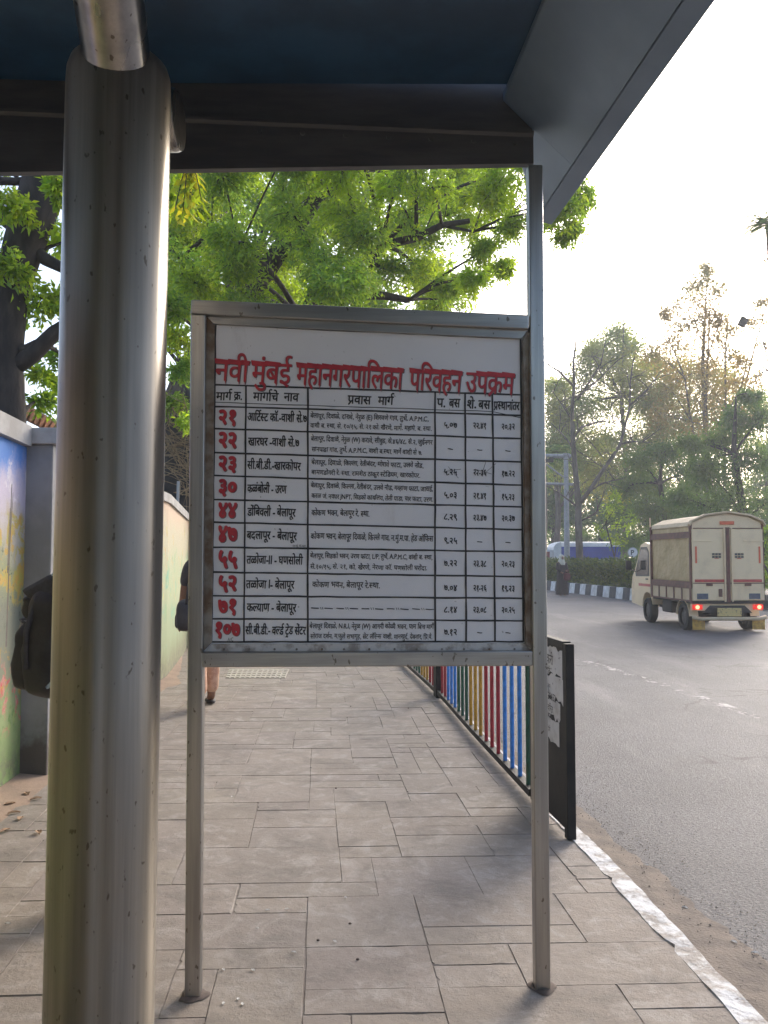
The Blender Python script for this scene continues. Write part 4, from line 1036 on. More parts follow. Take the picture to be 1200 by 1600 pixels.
def thing_part(name, loc):
    o = bpy.data.objects.new(name, None); COL.objects.link(o); o.parent = tk; o.location = loc; o.empty_display_size = .1; return o
for x in (-.64, .64):
    wheel(x, .55); wheel(x, 2.62)
    b = MB(); pts_ = []
    for i in range(9):
        a = PI*(.02+.96*i/8); pts_.append((x, .55+math.cos(a)*.345, .285+math.sin(a)*.345))
    for p_, q_ in zip(pts_, pts_[1:]): b.beam(p_, q_, .19, .014, Vector((1, 0, 0)))
    tb(b, 'wheel_arch', M['cream'])
# cab: side profile extruded across, with window openings laid on as glass a little proud
prof = [(2.32, .42), (2.32, 1.62), (2.42, 1.80), (2.75, 1.86), (3.02, 1.80), (3.42, 1.22), (3.62, 1.05), (3.70, .80), (3.70, .40), (2.96, .34), (2.93, .52), (2.80, .66), (2.62, .70), (2.44, .66), (2.34, .50)]
b = MB(); b.prism([(-.715, y, z) for y, z in prof], (1.43, 0, 0)); cab = tb(b, 'cab', M['cream'], bevel=.03)
for sx_ in (-1, 1):
    b = MB(); b.prism([(sx_*.7155, y, z) for y, z in ((2.52, 1.12), (2.52, 1.60), (2.62, 1.70), (2.98, 1.70), (3.33, 1.16), (3.30, 1.10))], (sx_*.006, 0, 0)); tb(b, 'side_window', M['glass'], cab)
    b = MB(); b.prism([(sx_*.715, y, z) for y, z in ((2.47, 1.07), (2.47, 1.64), (2.60, 1.75), (3.01, 1.75), (3.40, 1.14), (3.36, 1.05))], (sx_*.003, 0, 0)); tb(b, 'window_surround', M['ink'], cab)
    b = MB(); b.box((sx_*.722, 2.62, 1.0), (.02, .12, .03)); tb(b, 'door_handle', M['ink'], cab)
    b = MB(); b.box((sx_*.72, 2.80, .86), (.006, .75, .06)); tb(b, 'side_stripe', M['redtape'], cab)
    b = MB(); b.tube([(sx_*.70, 3.30, 1.15), (sx_*.86, 3.36, 1.22)], .012, 8); b.box((sx_*.90, 3.35, 1.32), (.13, .04, .22)); tb(b, 'mirror', M['ink'], cab)
b = MB(); b.prism([(-.62, 3.04, 1.79), (.62, 3.04, 1.79), (.62, 3.415, 1.26), (-.62, 3.415, 1.26)], (0, .012, .008)); tb(b, 'windscreen', M['glass'], cab)
b = MB(); b.tube([(-.72, 2.36, 1.62), (-.72, 2.36, 2.42)], .012, 6); b.tube([(-.72, 2.36, 1.7), (-.72, 2.29, 1.7)], .01, 6); tb(b, 'aerial', M['cream'])

# ---------------------------------------------------------------- median: striped kerb, soil, hedge
MED = [(5.9, 52), (7.25, 40), (8.55, 29.6), (9.7, 26.2), (11.6, 23.6), (15.5, 20.5), (24, 17)]
mw = pm('white kerb paint', (.70, .69, .67), (.50, .48, .46), 5, .8); mk = pm('black kerb paint', (.035, .035, .04), (.08, .075, .07), 5, .8)
def along(tab, step):
    out = []; 
    for (x0, y0), (x1, y1) in zip(tab, tab[1:]):
        n = max(1, round(math.hypot(x1-x0, y1-y0)/step))
        for i in range(n): out.append((x0+(x1-x0)*i/n, y0+(y1-y0)*i/n))
    out.append(tab[-1]); return out
stn = along(MED, .62)
b = MB()
for k, ((x0, y0), (x1, y1)) in enumerate(zip(stn, stn[1:])):
    d = Vector((x1-x0, y1-y0, 0)).normalized(); q = Vector((-d.y, d.x, 0))
    if q.x < 0: q = -q
    A, B_ = Vector((x0, y0, 0))+d*.006, Vector((x1, y1, 0))-d*.006
    vs = []
    for p in (A, B_): vs += [p+Vector((0, 0, ROADZ-.02)), p+q*.05+Vector((0, 0, .30)), p+q*.22+Vector((0, 0, .30)), p+q*.22+Vector((0, 0, ROADZ-.02))]
    b.add(vs, [(0, 1, 5, 4), (1, 2, 6, 5), (2, 3, 7, 6), (0, 3, 2, 1), (4, 5, 6, 7)], k % 2)
tag(b.build('median_kerb', [mw, mk], bevel=.015), kind='structure')
b = MB()
for (x0, y0), (x1, y1) in zip(stn, stn[1:]):
    d = Vector((x1-x0, y1-y0, 0)).normalized(); q = Vector((-d.y, d.x, 0)); q = -q if q.x < 0 else q
    p0, p1 = Vector((x0, y0, .22)), Vector((x1, y1, .22)); b.add([p0+q*.2, p1+q*.2, p1+q*2.4, p0+q*2.4], [(0, 1, 2, 3)])
tag(b.build('median_soil', M['ground']), kind='structure')
b = MB()
for (x0, y0), (x1, y1) in zip(stn, stn[1:]):
    d = Vector((x1-x0, y1-y0, 0)).normalized(); q = Vector((-d.y, d.x, 0)); q = -q if q.x < 0 else q
    p0, p1 = Vector((x0, y0, ROADZ+.004)), Vector((x1, y1, ROADZ+.004)); b.add([p0-q*.45, p1-q*.45, p1-q*.30, p0-q*.30], [(0, 1, 2, 3)])
tag(b.build('edge_line', M['worn']), kind='structure')
b = MB(); b.add([(6, 30, ROADZ+.01), (80, 10, ROADZ+.01), (110, 90, ROADZ+.01), (2, 90, ROADZ+.01)], [(0, 1, 2, 3)]); tag(b.build('far_road', M['asphalt']), kind='structure')

# blue covered lorry on the far carriageway
M['bluetarp'] = pm('blue tarpaulin', (.012, .055, .36), (.01, .04, .27), 1.2, .55, 0, .6, 2, .06)
M['palewhite'] = pm('white panel paint', (.66, .67, .66), (.55, .56, .56), 3, .5)
M['redcab'] = pm('dull red paint', (.25, .05, .04), (.18, .04, .035), 6, .6)
LY = 56.0
lo, hi = at(872, 869, LY), at(962, 846.5, LY)
ly = thing('covered_lorry', 'lorry under a blue tarpaulin with a white top, on the far road behind the hedge', 'lorry', (lo.x, LY, ROADZ))
Ln = hi.x-lo.x; zt = hi.z-ROADZ
b = MB(); b.prism([(0, -1.1, .9), (0, 1.1, .9), (0, 1.15, zt-.32), (0, -1.15, zt-.32)], (Ln, 0, 0)); b.build('tarpaulin', M['bluetarp'], ly)
b = MB(); b.prism([(0, -1.18, zt-.34), (0, -1.0, zt-.10), (0, -.5, zt), (0, .5, zt), (0, 1.0, zt-.10), (0, 1.18, zt-.34)], (Ln+.06, 0, 0)); b.build('top_cover', M['palewhite'], ly)
b = MB(); b.prism([(-.50, -1.1, .9), (-.5, -1.1, zt-.35), (-.35, -1.1, zt-.14), (-.01, -1.1, zt-.03), (-.01, -1.1, .9)], (0, 2.2, 0)); b.build('head_board', M['palewhite'], ly)
b = MB(); b.prism([(-2.2, -1.0, .5), (-2.2, -1.0, 1.55), (-1.9, -1.0, 2.0), (-.55, -1.0, 2.0), (-.55, -1.0, .5)], (0, 2.0, 0)); cabl = b.build('cab', M['palewhite'], ly, bevel=.06)
b = MB(); b.prism([(-1.85, -1.002, 1.3), (-1.7, -1.002, 1.85), (-.75, -1.002, 1.85), (-.75, -1.002, 1.3)], (0, -.01, 0)); b.build('side_window', M['redcab'], cabl)
b = MB(); b.box((Ln/2-.5, 0, .75), (Ln+1.5, .9, .25)); b.build('chassis', M['chassis'], ly)
for x in (-1.4, 1.0, Ln-1.0):
    for y in (-.85, .85):
        b = MB(); b.tube([(x, y-.14, .5), (x, y+.14, .5)], .5, 20); b.build('wheel', M['tyre'], ly, smooth=True, auto=True)
# pale car behind the hedge
c0 = at(950, 874, 50)
cr = thing('parked_car', 'pale car behind the hedge with only its roof showing', 'car', (c0.x, 50, ROADZ))
zr = c0.z-ROADZ
b = MB(); b.prism([(-2.0, -.8, .35), (-2.0, -.8, .85), (-1.2, -.8, .98), (1.9, -.8, .95), (2.0, -.8, .8), (2.0, -.8, .35)], (0, 1.6, 0)); bd = b.build('body', M['palewhite'], cr, bevel=.06)
b = MB(); b.prism([(-1.15, -.72, .96), (-.6, -.66, zr), (.9, -.66, zr), (1.6, -.72, .96)], (0, 1.36, 0)); b.build('cabin', M['palewhite'], cr, bevel=.06)
b = MB(); b.prism([(-.95, -.73, 1.02), (-.55, -.69, zr-.08), (.85, -.69, zr-.08), (1.3, -.73, 1.02)], (0, -.006, 0)); b.build('window', M['glass'], cr)
for x in (-1.3, 1.25):
    for y in (-.72, .72):
        b = MB(); b.tube([(x, y-.1, .31), (x, y+.1, .31)], .31, 20); b.build('wheel', M['tyre'], cr, smooth=True, auto=True)
# P sign
ps = at(988.5, 863, 36.0)
pg = thing('parking_sign', 'small round white parking sign with a black P on a thin post above the hedge', 'sign', (ps.x, 36, .2))
b = MB(); b.tube([(0, .03, 0), (0, .03, ps.z-.2)], .028, 10); b.build('post', M['galv_pale'], pg, smooth=True, auto=True)
zc = ps.z-.2
b = MB(); b.tube([(0, 0, zc), (0, -.02, zc)], .215, 28); b.build('disc', M['galv_pale'], pg, smooth=True, auto=True)
b = MB(); b.tube([(0, -.0205, zc), (0, -.026, zc)], .185, 28); b.build('face', M['palewhite'], pg, smooth=True, auto=True)
vs, fs = raw('P', .02); b = MB(); b.add([((x-.33)*.30, -.030, zc-.11+y*.30) for x, y in vs], fs); b.build('letter', M['ink'], pg)
# gantry pole with arms
GY = 44.0
g0 = at(886, 868, GY); gt_ = at(886.5, 712, GY)
gp = thing('signal_gantry', 'grey steel pole with two horizontal arms beside the bare tree', 'pole', (g0.x, GY, .1))
M['galv'] = pm('galvanised steel', (.34, .35, .35), (.26, .27, .27), 4, .55, .3)
b = MB(); b.tube([(0, 0, -.1), (0, 0, gt_.z-.1)], [.16, .12], 16); b.build('pole', M['galv'], gp, smooth=True, auto=True)
def ga(u, v): p = at(u, v, GY); return (p.x-g0.x, 0, p.z-.1)
b = MB(); b.tube([ga(700, 709), ga(892, 713)], [.09, .11], 12); b.build('upper_arm', M['galv'], gp, smooth=True, auto=True)
b = MB(); b.tube([ga(700, 752), ga(900, 757)], [.07, .08], 10); b.build('lower_arm', M['galv'], gp, smooth=True, auto=True)
b = MB(); b.tube([ga(835, 712), ga(884, 748)], .04, 8); b.build('brace', M['galv'], gp, smooth=True, auto=True)
b = MB(); b.box((0, 0, gt_.z-.05), (.34, .34, .12)); b.build('cap', M['galv'], gp, bevel=.02)
b = MB(); q = ga(857, 718); b.box(q, (.5, .2, .28)); b.build('lamp_box', M['ink'], gp, bevel=.03)
# ---------------------------------------------------------------- vegetation
nr = np.random.default_rng(11)
def leaf_mesh(name, P, D, L, Wd, tint, m, parent=None, fold=.25):
    N = len(P); D = D/np.linalg.norm(D, axis=1, keepdims=True)
    R = nr.normal(size=(N, 3)); R[:, 2] += .3
    S = np.cross(D, R); S /= np.linalg.norm(S, axis=1, keepdims=True)+1e-9
    Nn = np.cross(S, D); L = L[:, None]; w = L*Wd
    V = np.empty((N, 4, 3)); V[:, 0] = P; V[:, 1] = P+D*L*.45+S*w*.5+Nn*w*fold; V[:, 2] = P+D*L; V[:, 3] = P+D*L*.45-S*w*.5+Nn*w*fold
    me = bpy.data.meshes.new(name)
    me.vertices.add(N*4); me.vertices.foreach_set('co', V.reshape(-1))
    me.loops.add(N*4); me.loops.foreach_set('vertex_index', np.arange(N*4, dtype=np.int32))
    me.polygons.add(N); me.polygons.foreach_set('loop_start', np.arange(0, N*4, 4, dtype=np.int32))
    try: me.polygons.foreach_set('loop_total', np.full(N, 4, dtype=np.int32))
    except Exception: pass
    me.update(calc_edges=True)
    ca = me.color_attributes.new('tint', 'FLOAT_COLOR', 'CORNER')
    c = np.ones((N, 4, 4), dtype=np.float32); c[:, :, :3] = tint[:, None, :]
    ca.data.foreach_set('color', c.reshape(-1))
    me.materials.append(m)
    o = bpy.data.objects.new(name, me); COL.objects.link(o)
    if parent is not None:
        o.parent = parent; o.matrix_parent_inverse = Matrix.Translation(-Vector(parent.location))
    return o
def pick(pal, n):
    pal = np.array(pal, dtype=float); i = nr.integers(0, len(pal), n)
    return pal[i]*(nr.uniform(.75, 1.2, (n, 1)))
def bez(a, b, lift, n=6):
    a, b = Vector(a), Vector(b); m = (a+b)/2+Vector(lift); return [a*(1-t)**2+m*2*t*(1-t)+b*t*t for t in [i/n for i in range(n+1)]]
MLEAF = {}
def tree(name, label, cat, base, trunk, clumps, nleaf=26, leaf=.09, lw=.42, pal=((1, 1, 1),), m=None, bark=None, group=None, droop=.35, r0=.12, twig_r=.006, extra=None, limbs=True, spread=.10, twigs=22, palvar=None):
    """trunk: list of (point, radius) polyline; clumps: list of (centre, radii); one trunk part with limbs and one crown part"""
    t = thing(name, label, cat, base, 0, group)
    tb_ = MB(); tp = [Vector(p) for p, r in trunk]; tr = [r for p, r in trunk]
    tb_.tube(tp, tr, 14)
    if extra:
        for pts, ra, rb in extra:
            k = len(pts); tb_.tube([Vector(p) for p in pts], [ra+(rb-ra)*i/(k-1) for i in range(k)], 9); tp += [Vector(p) for p in pts[1:]]; tr += [ra+(rb-ra)*i/(k-1) for i in range(1, k)]
    PP, DD, LL, TT = [], [], [], []
    for ci, cl in enumerate(clumps):
        c, rad = Vector(cl[0]), Vector(cl[1]); dens = cl[2] if len(cl) > 2 else 1.0
        j = min(range(len(tp)), key=lambda q: (tp[q]-c).length+max(0, tp[q].z-c.z)*1.5)
        if limbs:
            lr = min(tr[j]*.6, .02+.035*max(rad)*1.2)
            path = bez(tp[j], c, (rng.uniform(-.1, .1)*rad.x, rng.uniform(-.1, .1)*rad.x, .18*(c-tp[j]).length*rng.uniform(.2, 1)), 7)
            tb_.tube(path, [lr+(twig_r*2-lr)*i/7 for i in range(8)], 7)
        ptint = pick(pal if palvar is None else [palvar[ci % len(palvar)]], 1)[0]
        for w_ in range(int(twigs*dens)):
            d = Vector((rng.gauss(0, 1), rng.gauss(0, 1), rng.gauss(0, .8))).normalized()
            rr = rng.uniform(.45, 1.05)
            e = c+Vector((d.x*rad.x, d.y*rad.y, d.z*rad.z))*rr; s = c.lerp(e, rng.uniform(.0, .35))
            tw = bez(s, e, (0, 0, .1*(e-s).length), 3); e2 = e+Vector((0, 0, -droop*(e-s).length*.4)); tw[-1] = e2
            tb_.tube(tw, [twig_r*1.4, twig_r*1.1, twig_r*.8, twig_r*.4], 3, caps=False)
            n = int(nleaf*rng.uniform(.6, 1.3))
            if n < 1: continue
            ts = nr.uniform(.25, 1.05, n); A = np.array([list(p) for p in tw])
            pos = np.stack([np.interp(ts, [0, 1/3, 2/3, 1], A[:, q]) for q in range(3)], 1)+nr.normal(0, spread*float(min(rad)), (n, 3))
            dr = np.array(list(e2-s)); dr = dr/(np.linalg.norm(dr)+1e-6)
            dv = dr*.6+nr.normal(0, .7, (n, 3)); dv[:, 2] -= droop
            PP.append(pos); DD.append(dv); LL.append(leaf*nr.uniform(.6, 1.3, n))
            tt = pick(pal, n)*.5+ptint*.5; TT.append(tt*rng.uniform(.85, 1.12))
    o = tb_.build('trunk', bark or M['bark'], t, smooth=True, world_space=True)
    leaf_mesh('crown', np.concatenate(PP), np.concatenate(DD), np.concatenate(LL), lw, np.concatenate(TT), m, t)
    return t
def CL(u, v, Y, ru, rv=None, ry=None, dens=1.0):
    k = Y/F; rv = rv or ru; return (at(u, v, Y), (ru*k, ry or ru*k, rv*k), dens)
M['leaf'] = leaf_mat('green leaf', (.20, .33, .075), .6)
M['leaf_dark'] = leaf_mat('deep green leaf', (.12, .205, .075), .52)
M['leaf_hedge'] = leaf_mat('hedge leaf', (.05, .085, .03), .3)
M['leaf_dry'] = leaf_mat('olive leaf', (.32, .27, .13), .4)
M['leaf_pale'] = leaf_mat('light green leaf', (.28, .33, .14), .5)
GREEN = [(1, 1, 1), (.8, .95, 1.0), (1.25, 1.15, .8), (.75, .85, .9)]
GREENY = GREEN+[(1.9, 1.5, .6), (1.5, 1.3, .7), (2.0, 1.7, .55)]
# the big spreading tree over the far end of the path
b0 = Vector((-3.75, 15.0, -.1))
TY = 13.5
trunk = [(b0, .34), ((-3.72, 15, 1.6), .29), ((-3.6, 14.8, 3.4), .26), ((-3.0, 14.4, 4.9), .22), ((-2.0, 14, 6.2), .17), ((-.9, 13.6, 7.6), .12), ((-.2, 13.3, 9.2), .07)]
ex = [([at(515, 478, TY), at(545, 462, TY), at(572, 446, TY), at(574, 410, TY), at(598, 383, TY), at(650, 372, TY), at(690, 352, TY), at(735, 345, TY)], .13, .04),
      ([at(530, 470, TY), at(565, 460, TY), at(600, 462, TY), at(640, 469, TY)], .10, .05),
      ([(-3.6, 14.8, 3.4), (-2.4, 14.2, 4.4), at(470, 500, TY), at(515, 478, TY)], .18, .13),
      ([at(352, 490, TY), at(335, 455, TY), at(310, 425, TY), at(285, 402, TY), at(268, 396, TY)], .11, .06),
      ([at(285, 402, TY), at(310, 380, TY), at(330, 360, TY)], .05, .02),
      ([at(352, 470, TY), at(360, 430, TY), at(372, 395, TY)], .05, .03), ([at(372, 465, TY), at(378, 430, TY)], .04, .03),
      ([at(598, 383, TY), at(640, 340, TY), at(700, 300, TY), at(790, 262, TY)], .05, .02),
      ([at(690, 352, TY), at(740, 362, TY), at(790, 340, TY)], .03, .015)]
cl = []
r4 = random.Random(3)
for v in range(215, 500, 42):
    for u in range(265, 810, 58):
        if u > 700 and v > 360: continue
        if v > 420 and u > 560 and r4.random() < .3: continue
        Y = r4.uniform(10.5, 16.5); rr = r4.uniform(38, 56)
        cl.append(CL(u+r4.uniform(-25, 25), v+r4.uniform(-18, 18), Y, rr, rr*.7, .8, r4.uniform(.55, 1.15)))
for (u, v, rr) in ((770, 300, 36), (800, 350, 26), (760, 390, 30), (785, 420, 20), (740, 440, 30), (700, 450, 28), (850, 340, 26), (880, 330, 32), (905, 310, 26), (890, 362, 22), (862, 300, 40), (840, 250, 50), (885, 270, 40),
                   (275, 530, 28), (285, 580, 26), (270, 630, 22), (290, 480, 30), (295, 660, 16)):
    cl.append(CL(u, v, r4.uniform(11.5, 13.5), rr, rr*.8, .55, .75))
tree('shade_tree', 'large spreading tree with feathery green leaves filling the view above the route board', 'tree', tuple(b0), trunk, cl, nleaf=60, leaf=.085, lw=.36, spread=.24, pal=GREENY, m=M['leaf'], extra=ex, limbs=True, twig_r=.006, twigs=30)
# second tree further along the wall, seen through the gaps
b1 = Vector((-7.2, 25, -.1)); cl = []
for v in range(240, 520, 60):
    for u in range(200, 800, 75):
        if u > 660 and v > 330: continue
        rr = r4.uniform(40, 60); cl.append(CL(u+r4.uniform(-30, 30), v+r4.uniform(-20, 20), r4.uniform(22, 29), rr, rr*.75, 1.2, .8))
tree('shade_tree', 'taller tree farther along the wall whose crown fills the gaps of the large spreading tree', 'tree', tuple(b1), [(b1, .4), ((-7, 25, 4), .34), ((-6, 25, 7), .25), ((-4, 25, 10), .15), ((-3, 25, 13), .07)], cl, nleaf=60, leaf=.19, lw=.42, spread=.25, pal=GREENY, m=M['leaf'], twig_r=.01, twigs=30)
# dark trunk behind the wall at the left
LYd = 7.4
def ap(u, v, Y=LYd): return at(u, v, Y)
tp0 = ap(20, 700); tp0 = Vector((tp0.x, tp0.y, -.1))
trunk = [(tp0, .15), (ap(16, 680), .14), (ap(10, 560), .135), (ap(16, 460), .15), (ap(38, 380), .175), (ap(62, 310), .19), (ap(80, 240), .18), (ap(90, 150), .14)]
ex = [([ap(18, 575), ap(52, 553), ap(85, 520), ap(120, 498), ap(170, 470)], .085, .05), ([ap(-40, 545), ap(0, 540), ap(40, 548), ap(60, 540)], .05, .06),
      ([ap(40, 380), ap(70, 405), ap(100, 420), ap(140, 425)], .07, .035), ([ap(-30, 300), ap(0, 340), ap(30, 365), ap(60, 395)], .06, .03), ([ap(-10, 282), ap(28, 284), ap(60, 275)], .04, .03)]
cl = [CL(u, v, Y, rr, rr*.75, .4, d) for (u, v, Y, rr, d) in ((20, 320, 6.9, 34, .8), (92, 300, 6.8, 24, .8), (25, 420, 6.9, 40, .9), (55, 470, 7.6, 40, .9), (95, 380, 7.7, 40, .8), (10, 500, 7.8, 34, .7), (90, 470, 8.0, 38, .8),
      (70, 590, 7.9, 22, .7), (60, 625, 8.4, 30, .7), (100, 560, 8.2, 40, .7), (-30, 400, 7.2, 60, 1), (150, 380, 8, 60, 1), (180, 480, 8.2, 60, .9), (40, 200, 7.5, 90, 1.2), (140, 200, 8, 100, 1), (0, 250, 8, 80, 1), (275, 300, 6.2, 22, .5))]
tree('leaning_tree', 'dark leaning tree trunk with leafy shoots behind the painted wall at the far left', 'tree', tuple(tp0), trunk, cl, nleaf=26, leaf=.075, lw=.42, spread=.25, pal=GREENY+[(1.9, 1.5, .6)], m=M['leaf'], extra=ex, twig_r=.004, twigs=24)
# hanging spray of yellow leaves near the column
ys_ = thing('leafy_spray', 'hanging spray of bright yellow green leaves just right of the column top', 'leaves', tuple(at(300, 262, 5.6)))
b = MB(); st = at(296, 235, 5.6); PP, DD = [], []
for (u, v) in ((272, 335), (285, 338), (297, 332), (308, 328), (316, 318), (300, 300)):
    e = at(u, v, 5.6+rng.uniform(-.12, .12)); pth = bez(st, e, (0, 0, .04), 8); b.tube(pth, [.0035]*8+[.001], 5)
    for k in range(2, 9):
        for s in (-1, 1): PP.append(list(pth[k])); DD.append([s*.8+rng.uniform(-.2, .2), rng.uniform(-.6, .6), -.9])
b.tube([at(296, 235, 5.6), at(280, 180, 5.9), at(240, 120, 6.4), at(170, 60, 7.2), at(90, 150, LYd)], [.006, .01, .016, .022, .03], 6)
b.build('stem', M['bark'], ys_, smooth=True, world_space=True)
M['leaf_yellow'] = leaf_mat('yellow green leaf', (.34, .36, .035), .55)
leaf_mesh('leaves', np.array(PP), np.array(DD), nr.uniform(.075, .11, len(PP)), .36, pick([(1, 1, 1), (1.2, 1.1, .8), (.7, .9, .8)], len(PP)), M['leaf_yellow'], ys_)

# ---- the far side of the road
BY = 37.0
def bp_(u, v): return at(u, v, BY)
def rtwigs(tb_, pts, r, depth, rg, up=.35):
    # random side shoots along a limb
    for i in range(1, len(pts)):
        for k in range(2 if depth else 1):
            a = pts[i-1].lerp(pts[i], rg.random()); d = (pts[i]-pts[i-1]).normalized()
            q = Vector((rg.gauss(0, 1), rg.gauss(0, .8), rg.gauss(up, .6))).normalized()
            L_ = rg.uniform(.5, 1.4)*(1 if depth else .6); e = a+(d*.5+q*.8).normalized()*L_
            mid = a.lerp(e, .5)+Vector((rg.gauss(0, .05), rg.gauss(0, .05), .06)); tb_.tube([a, mid, e], [r*.5, r*.35, r*.12], 5, caps=False)
            if depth: rtwigs(tb_, [a, mid, e], r*.5, depth-1, rg, up)
bb = bp_(907, 868); bb.z = .15
bt = thing('bare_tree', 'nearly leafless tree with a forked grey trunk in the median, right of the sign post', 'tree', tuple(bb))
tb_ = MB(); rg = random.Random(8)
limbs_ = [([(bb.x, BY, .15)]+[bp_(*p) for p in ((904, 820), (904, 788), (899, 735), (895, 685), (894, 640), (897, 604), (896, 568), (900, 530))], .17, .03),
          ([bp_(*p) for p in ((904, 788), (920, 768), (943, 733), (958, 712), (969, 694), (978, 660), (984, 634), (985, 595), (990, 560))], .11, .02),
          ([bp_(*p) for p in ((895, 685), (909, 667), (942, 658), (962, 661))], .06, .015), ([bp_(*p) for p in ((899, 622), (930, 598), (966, 562))], .05, .012),
          ([bp_(*p) for p in ((897, 604), (873, 580), (858, 571), (852, 550))], .06, .012), ([bp_(*p) for p in ((902, 625), (925, 590), (939, 568), (948, 523))], .05, .012),
          ([bp_(*p) for p in ((984, 634), (1010, 610), (1034, 578))], .05, .012), ([bp_(*p) for p in ((969, 694), (990, 690), (1020, 692))], .04, .01), ([bp_(*p) for p in ((900, 790), (880, 775), (858, 760))], .05, .012),
          ([bp_(*p) for p in ((897, 700), (880, 680), (860, 660))], .04, .012), ([bp_(*p) for p in ((896, 660), (878, 632), (862, 610))], .04, .012), ([bp_(*p) for p in ((912, 775), (940, 755), (975, 748))], .04, .01), ([bp_(*p) for p in ((906, 815), (925, 805), (945, 790))], .04, .01)]
PP, DD = [], []
for pts, ra, rb in limbs_:
    pts = [Vector(p) for p in pts]; k = len(pts); tb_.tube(pts, [ra+(rb-ra)*i/(k-1) for i in range(k)], 9); rtwigs(tb_, pts[1:] if ra > .1 else pts, .045, 1, rg)
    for p in pts[3:]:
        for q in range(10): PP.append([p.x+rg.gauss(0, .7), p.y+rg.gauss(0, .7), p.z+rg.gauss(0, .5)]); DD.append([rg.gauss(0, 1), rg.gauss(0, 1), -.5])
tb_.build('trunk', M['bark_pale'], bt, smooth=True, world_space=True)
leaf_mesh('leaves', np.array(PP), np.array(DD), nr.uniform(.10, .18, len(PP)), .5, pick(GREEN, len(PP)), M['leaf_pale'], bt)
DRY = [(1, 1, 1), (1.3, 1.05, .7), (.8, .95, .9), (1.1, .9, .8)]
def rtree(name, label, u, Y, top, clumps, tr=.25, group=None, **k):
    b_ = at(u, 868, Y); b_.z = -.15; tp_ = at(*top, Y)
    tk_ = [(b_, tr), (b_.lerp(tp_, .35)+Vector((.2, 0, 0)), tr*.8), (b_.lerp(tp_, .7)-Vector((.2, 0, 0)), tr*.5), (tp_, tr*.15)]
    return tree(name, label, 'tree', tuple(b_), tk_, clumps, group=group, **k)
rc = random.Random(21)
def cloud(pts, Y, jit=0, dens=1.0, dy=2.5, sq=.85):
    return [CL(u+rc.uniform(-jit, jit), v+rc.uniform(-jit, jit), Y+rc.uniform(-dy, dy), r_*1.2, r_*sq*1.2, None, dens) for u, v, r_ in pts]
rtree('leafy_tree', 'pale green airy tree standing directly behind the bare tree', 975, 60, (975, 500), cloud([(940, 545, 22), (965, 525, 20), (985, 540, 22), (920, 590, 26), (950, 590, 28), (985, 590, 28), (1010, 570, 18), (915, 640, 26), (950, 640, 30), (990, 635, 30), (1020, 625, 24), (890, 660, 22), (930, 690, 30), (970, 690, 30), (1010, 680, 28), (870, 640, 18), (905, 720, 26), (880, 600, 16), (1000, 600, 24), (1030, 660, 24), (1040, 620, 20), (870, 690, 24), (945, 740, 30), (1000, 720, 28), (930, 560, 20), (960, 560, 20)], 60, 6, .8),
      nleaf=80, leaf=.19, lw=.5, spread=.42, pal=DRY+GREEN, m=M['leaf_pale'], bark=M['bark_pale'], twig_r=.012, twigs=34)
rtree('tall_tree', 'tall thin topped tree with sparse yellow brown leaves, right of the pale green tree', 1098, 52, (1105, 425), cloud([(1100, 440, 18), (1120, 450, 16), (1085, 470, 18), (1050, 480, 16), (1030, 490, 10), (1110, 490, 18), (1065, 510, 20), (1040, 530, 18), (1090, 530, 20), (1130, 500, 14), (1050, 570, 22), (1085, 580, 26), (1110, 560, 20), (1040, 610, 24), (1080, 620, 28), (1115, 620, 22), (1140, 600, 18), (1060, 650, 28), (1100, 660, 28), (1150, 640, 22), (1030, 650, 20), (1100, 415, 10), (1020, 560, 16), (1065, 545, 20), (1125, 535, 18), (1095, 500, 18), (1150, 560, 16), (1130, 660, 26), (1075, 680, 26), (1170, 620, 20), (1110, 600, 24), (1055, 600, 22), (1145, 520, 14), (1080, 445, 14), (1165, 660, 22)], 52, 6, .62),
      nleaf=36, leaf=.17, lw=.5, spread=.45, pal=DRY, m=M['leaf_dry'], bark=M['bark_pale'], twig_r=.011, twigs=26, tr=.22,
      extra=[([at(1098, 760, 52), at(1102, 650, 52), at(1106, 560, 52), at(1110, 470, 52)], .11, .03), ([at(1132, 760, 52), at(1134, 650, 52), at(1133, 560, 52), at(1138, 480, 52)], .10, .03), ([at(1098, 740, 52), at(1080, 660, 52), at(1070, 590, 52), at(1045, 530, 52)], .09, .03), ([at(1140, 690, 52), at(1165, 600, 52), at(1185, 520, 52), at(1200, 470, 52)], .08, .03), ([at(1100, 720, 52), at(1160, 600, 52), at(1178, 510, 52)], .07, .02)])
rtree('tall_tree', 'thin leaning branches of a sparse tree at the right edge of the view', 1215, 47, (1205, 440), cloud([(1195, 470, 14), (1180, 500, 14), (1200, 540, 16), (1185, 590, 16), (1205, 630, 20), (1165, 570, 12), (1210, 400, 24)], 47, 5, .55), nleaf=36, leaf=.18, lw=.5, spread=.34, pal=DRY, m=M['leaf_dry'], bark=M['bark_pale'], twig_r=.014, twigs=15, tr=.16)
rtree('leafy_tree', 'pale olive tree filling the gap between the bare tree and the deep green tree', 1075, 60, (1080, 560), cloud([(1040, 590, 26), (1075, 580, 28), (1110, 590, 28), (1145, 600, 26), (1035, 630, 30), (1075, 625, 30), (1115, 630, 30), (1155, 640, 30), (1190, 640, 26), (1030, 670, 30), (1070, 670, 30), (1110, 675, 30), (1150, 690, 30), (1030, 710, 28), (1060, 720, 28)], 60, 8, .9), nleaf=70, leaf=.19, lw=.5, spread=.42, pal=DRY+GREEN, m=M['leaf_pale'], bark=M['bark_pale'], twig_r=.012, twigs=30)
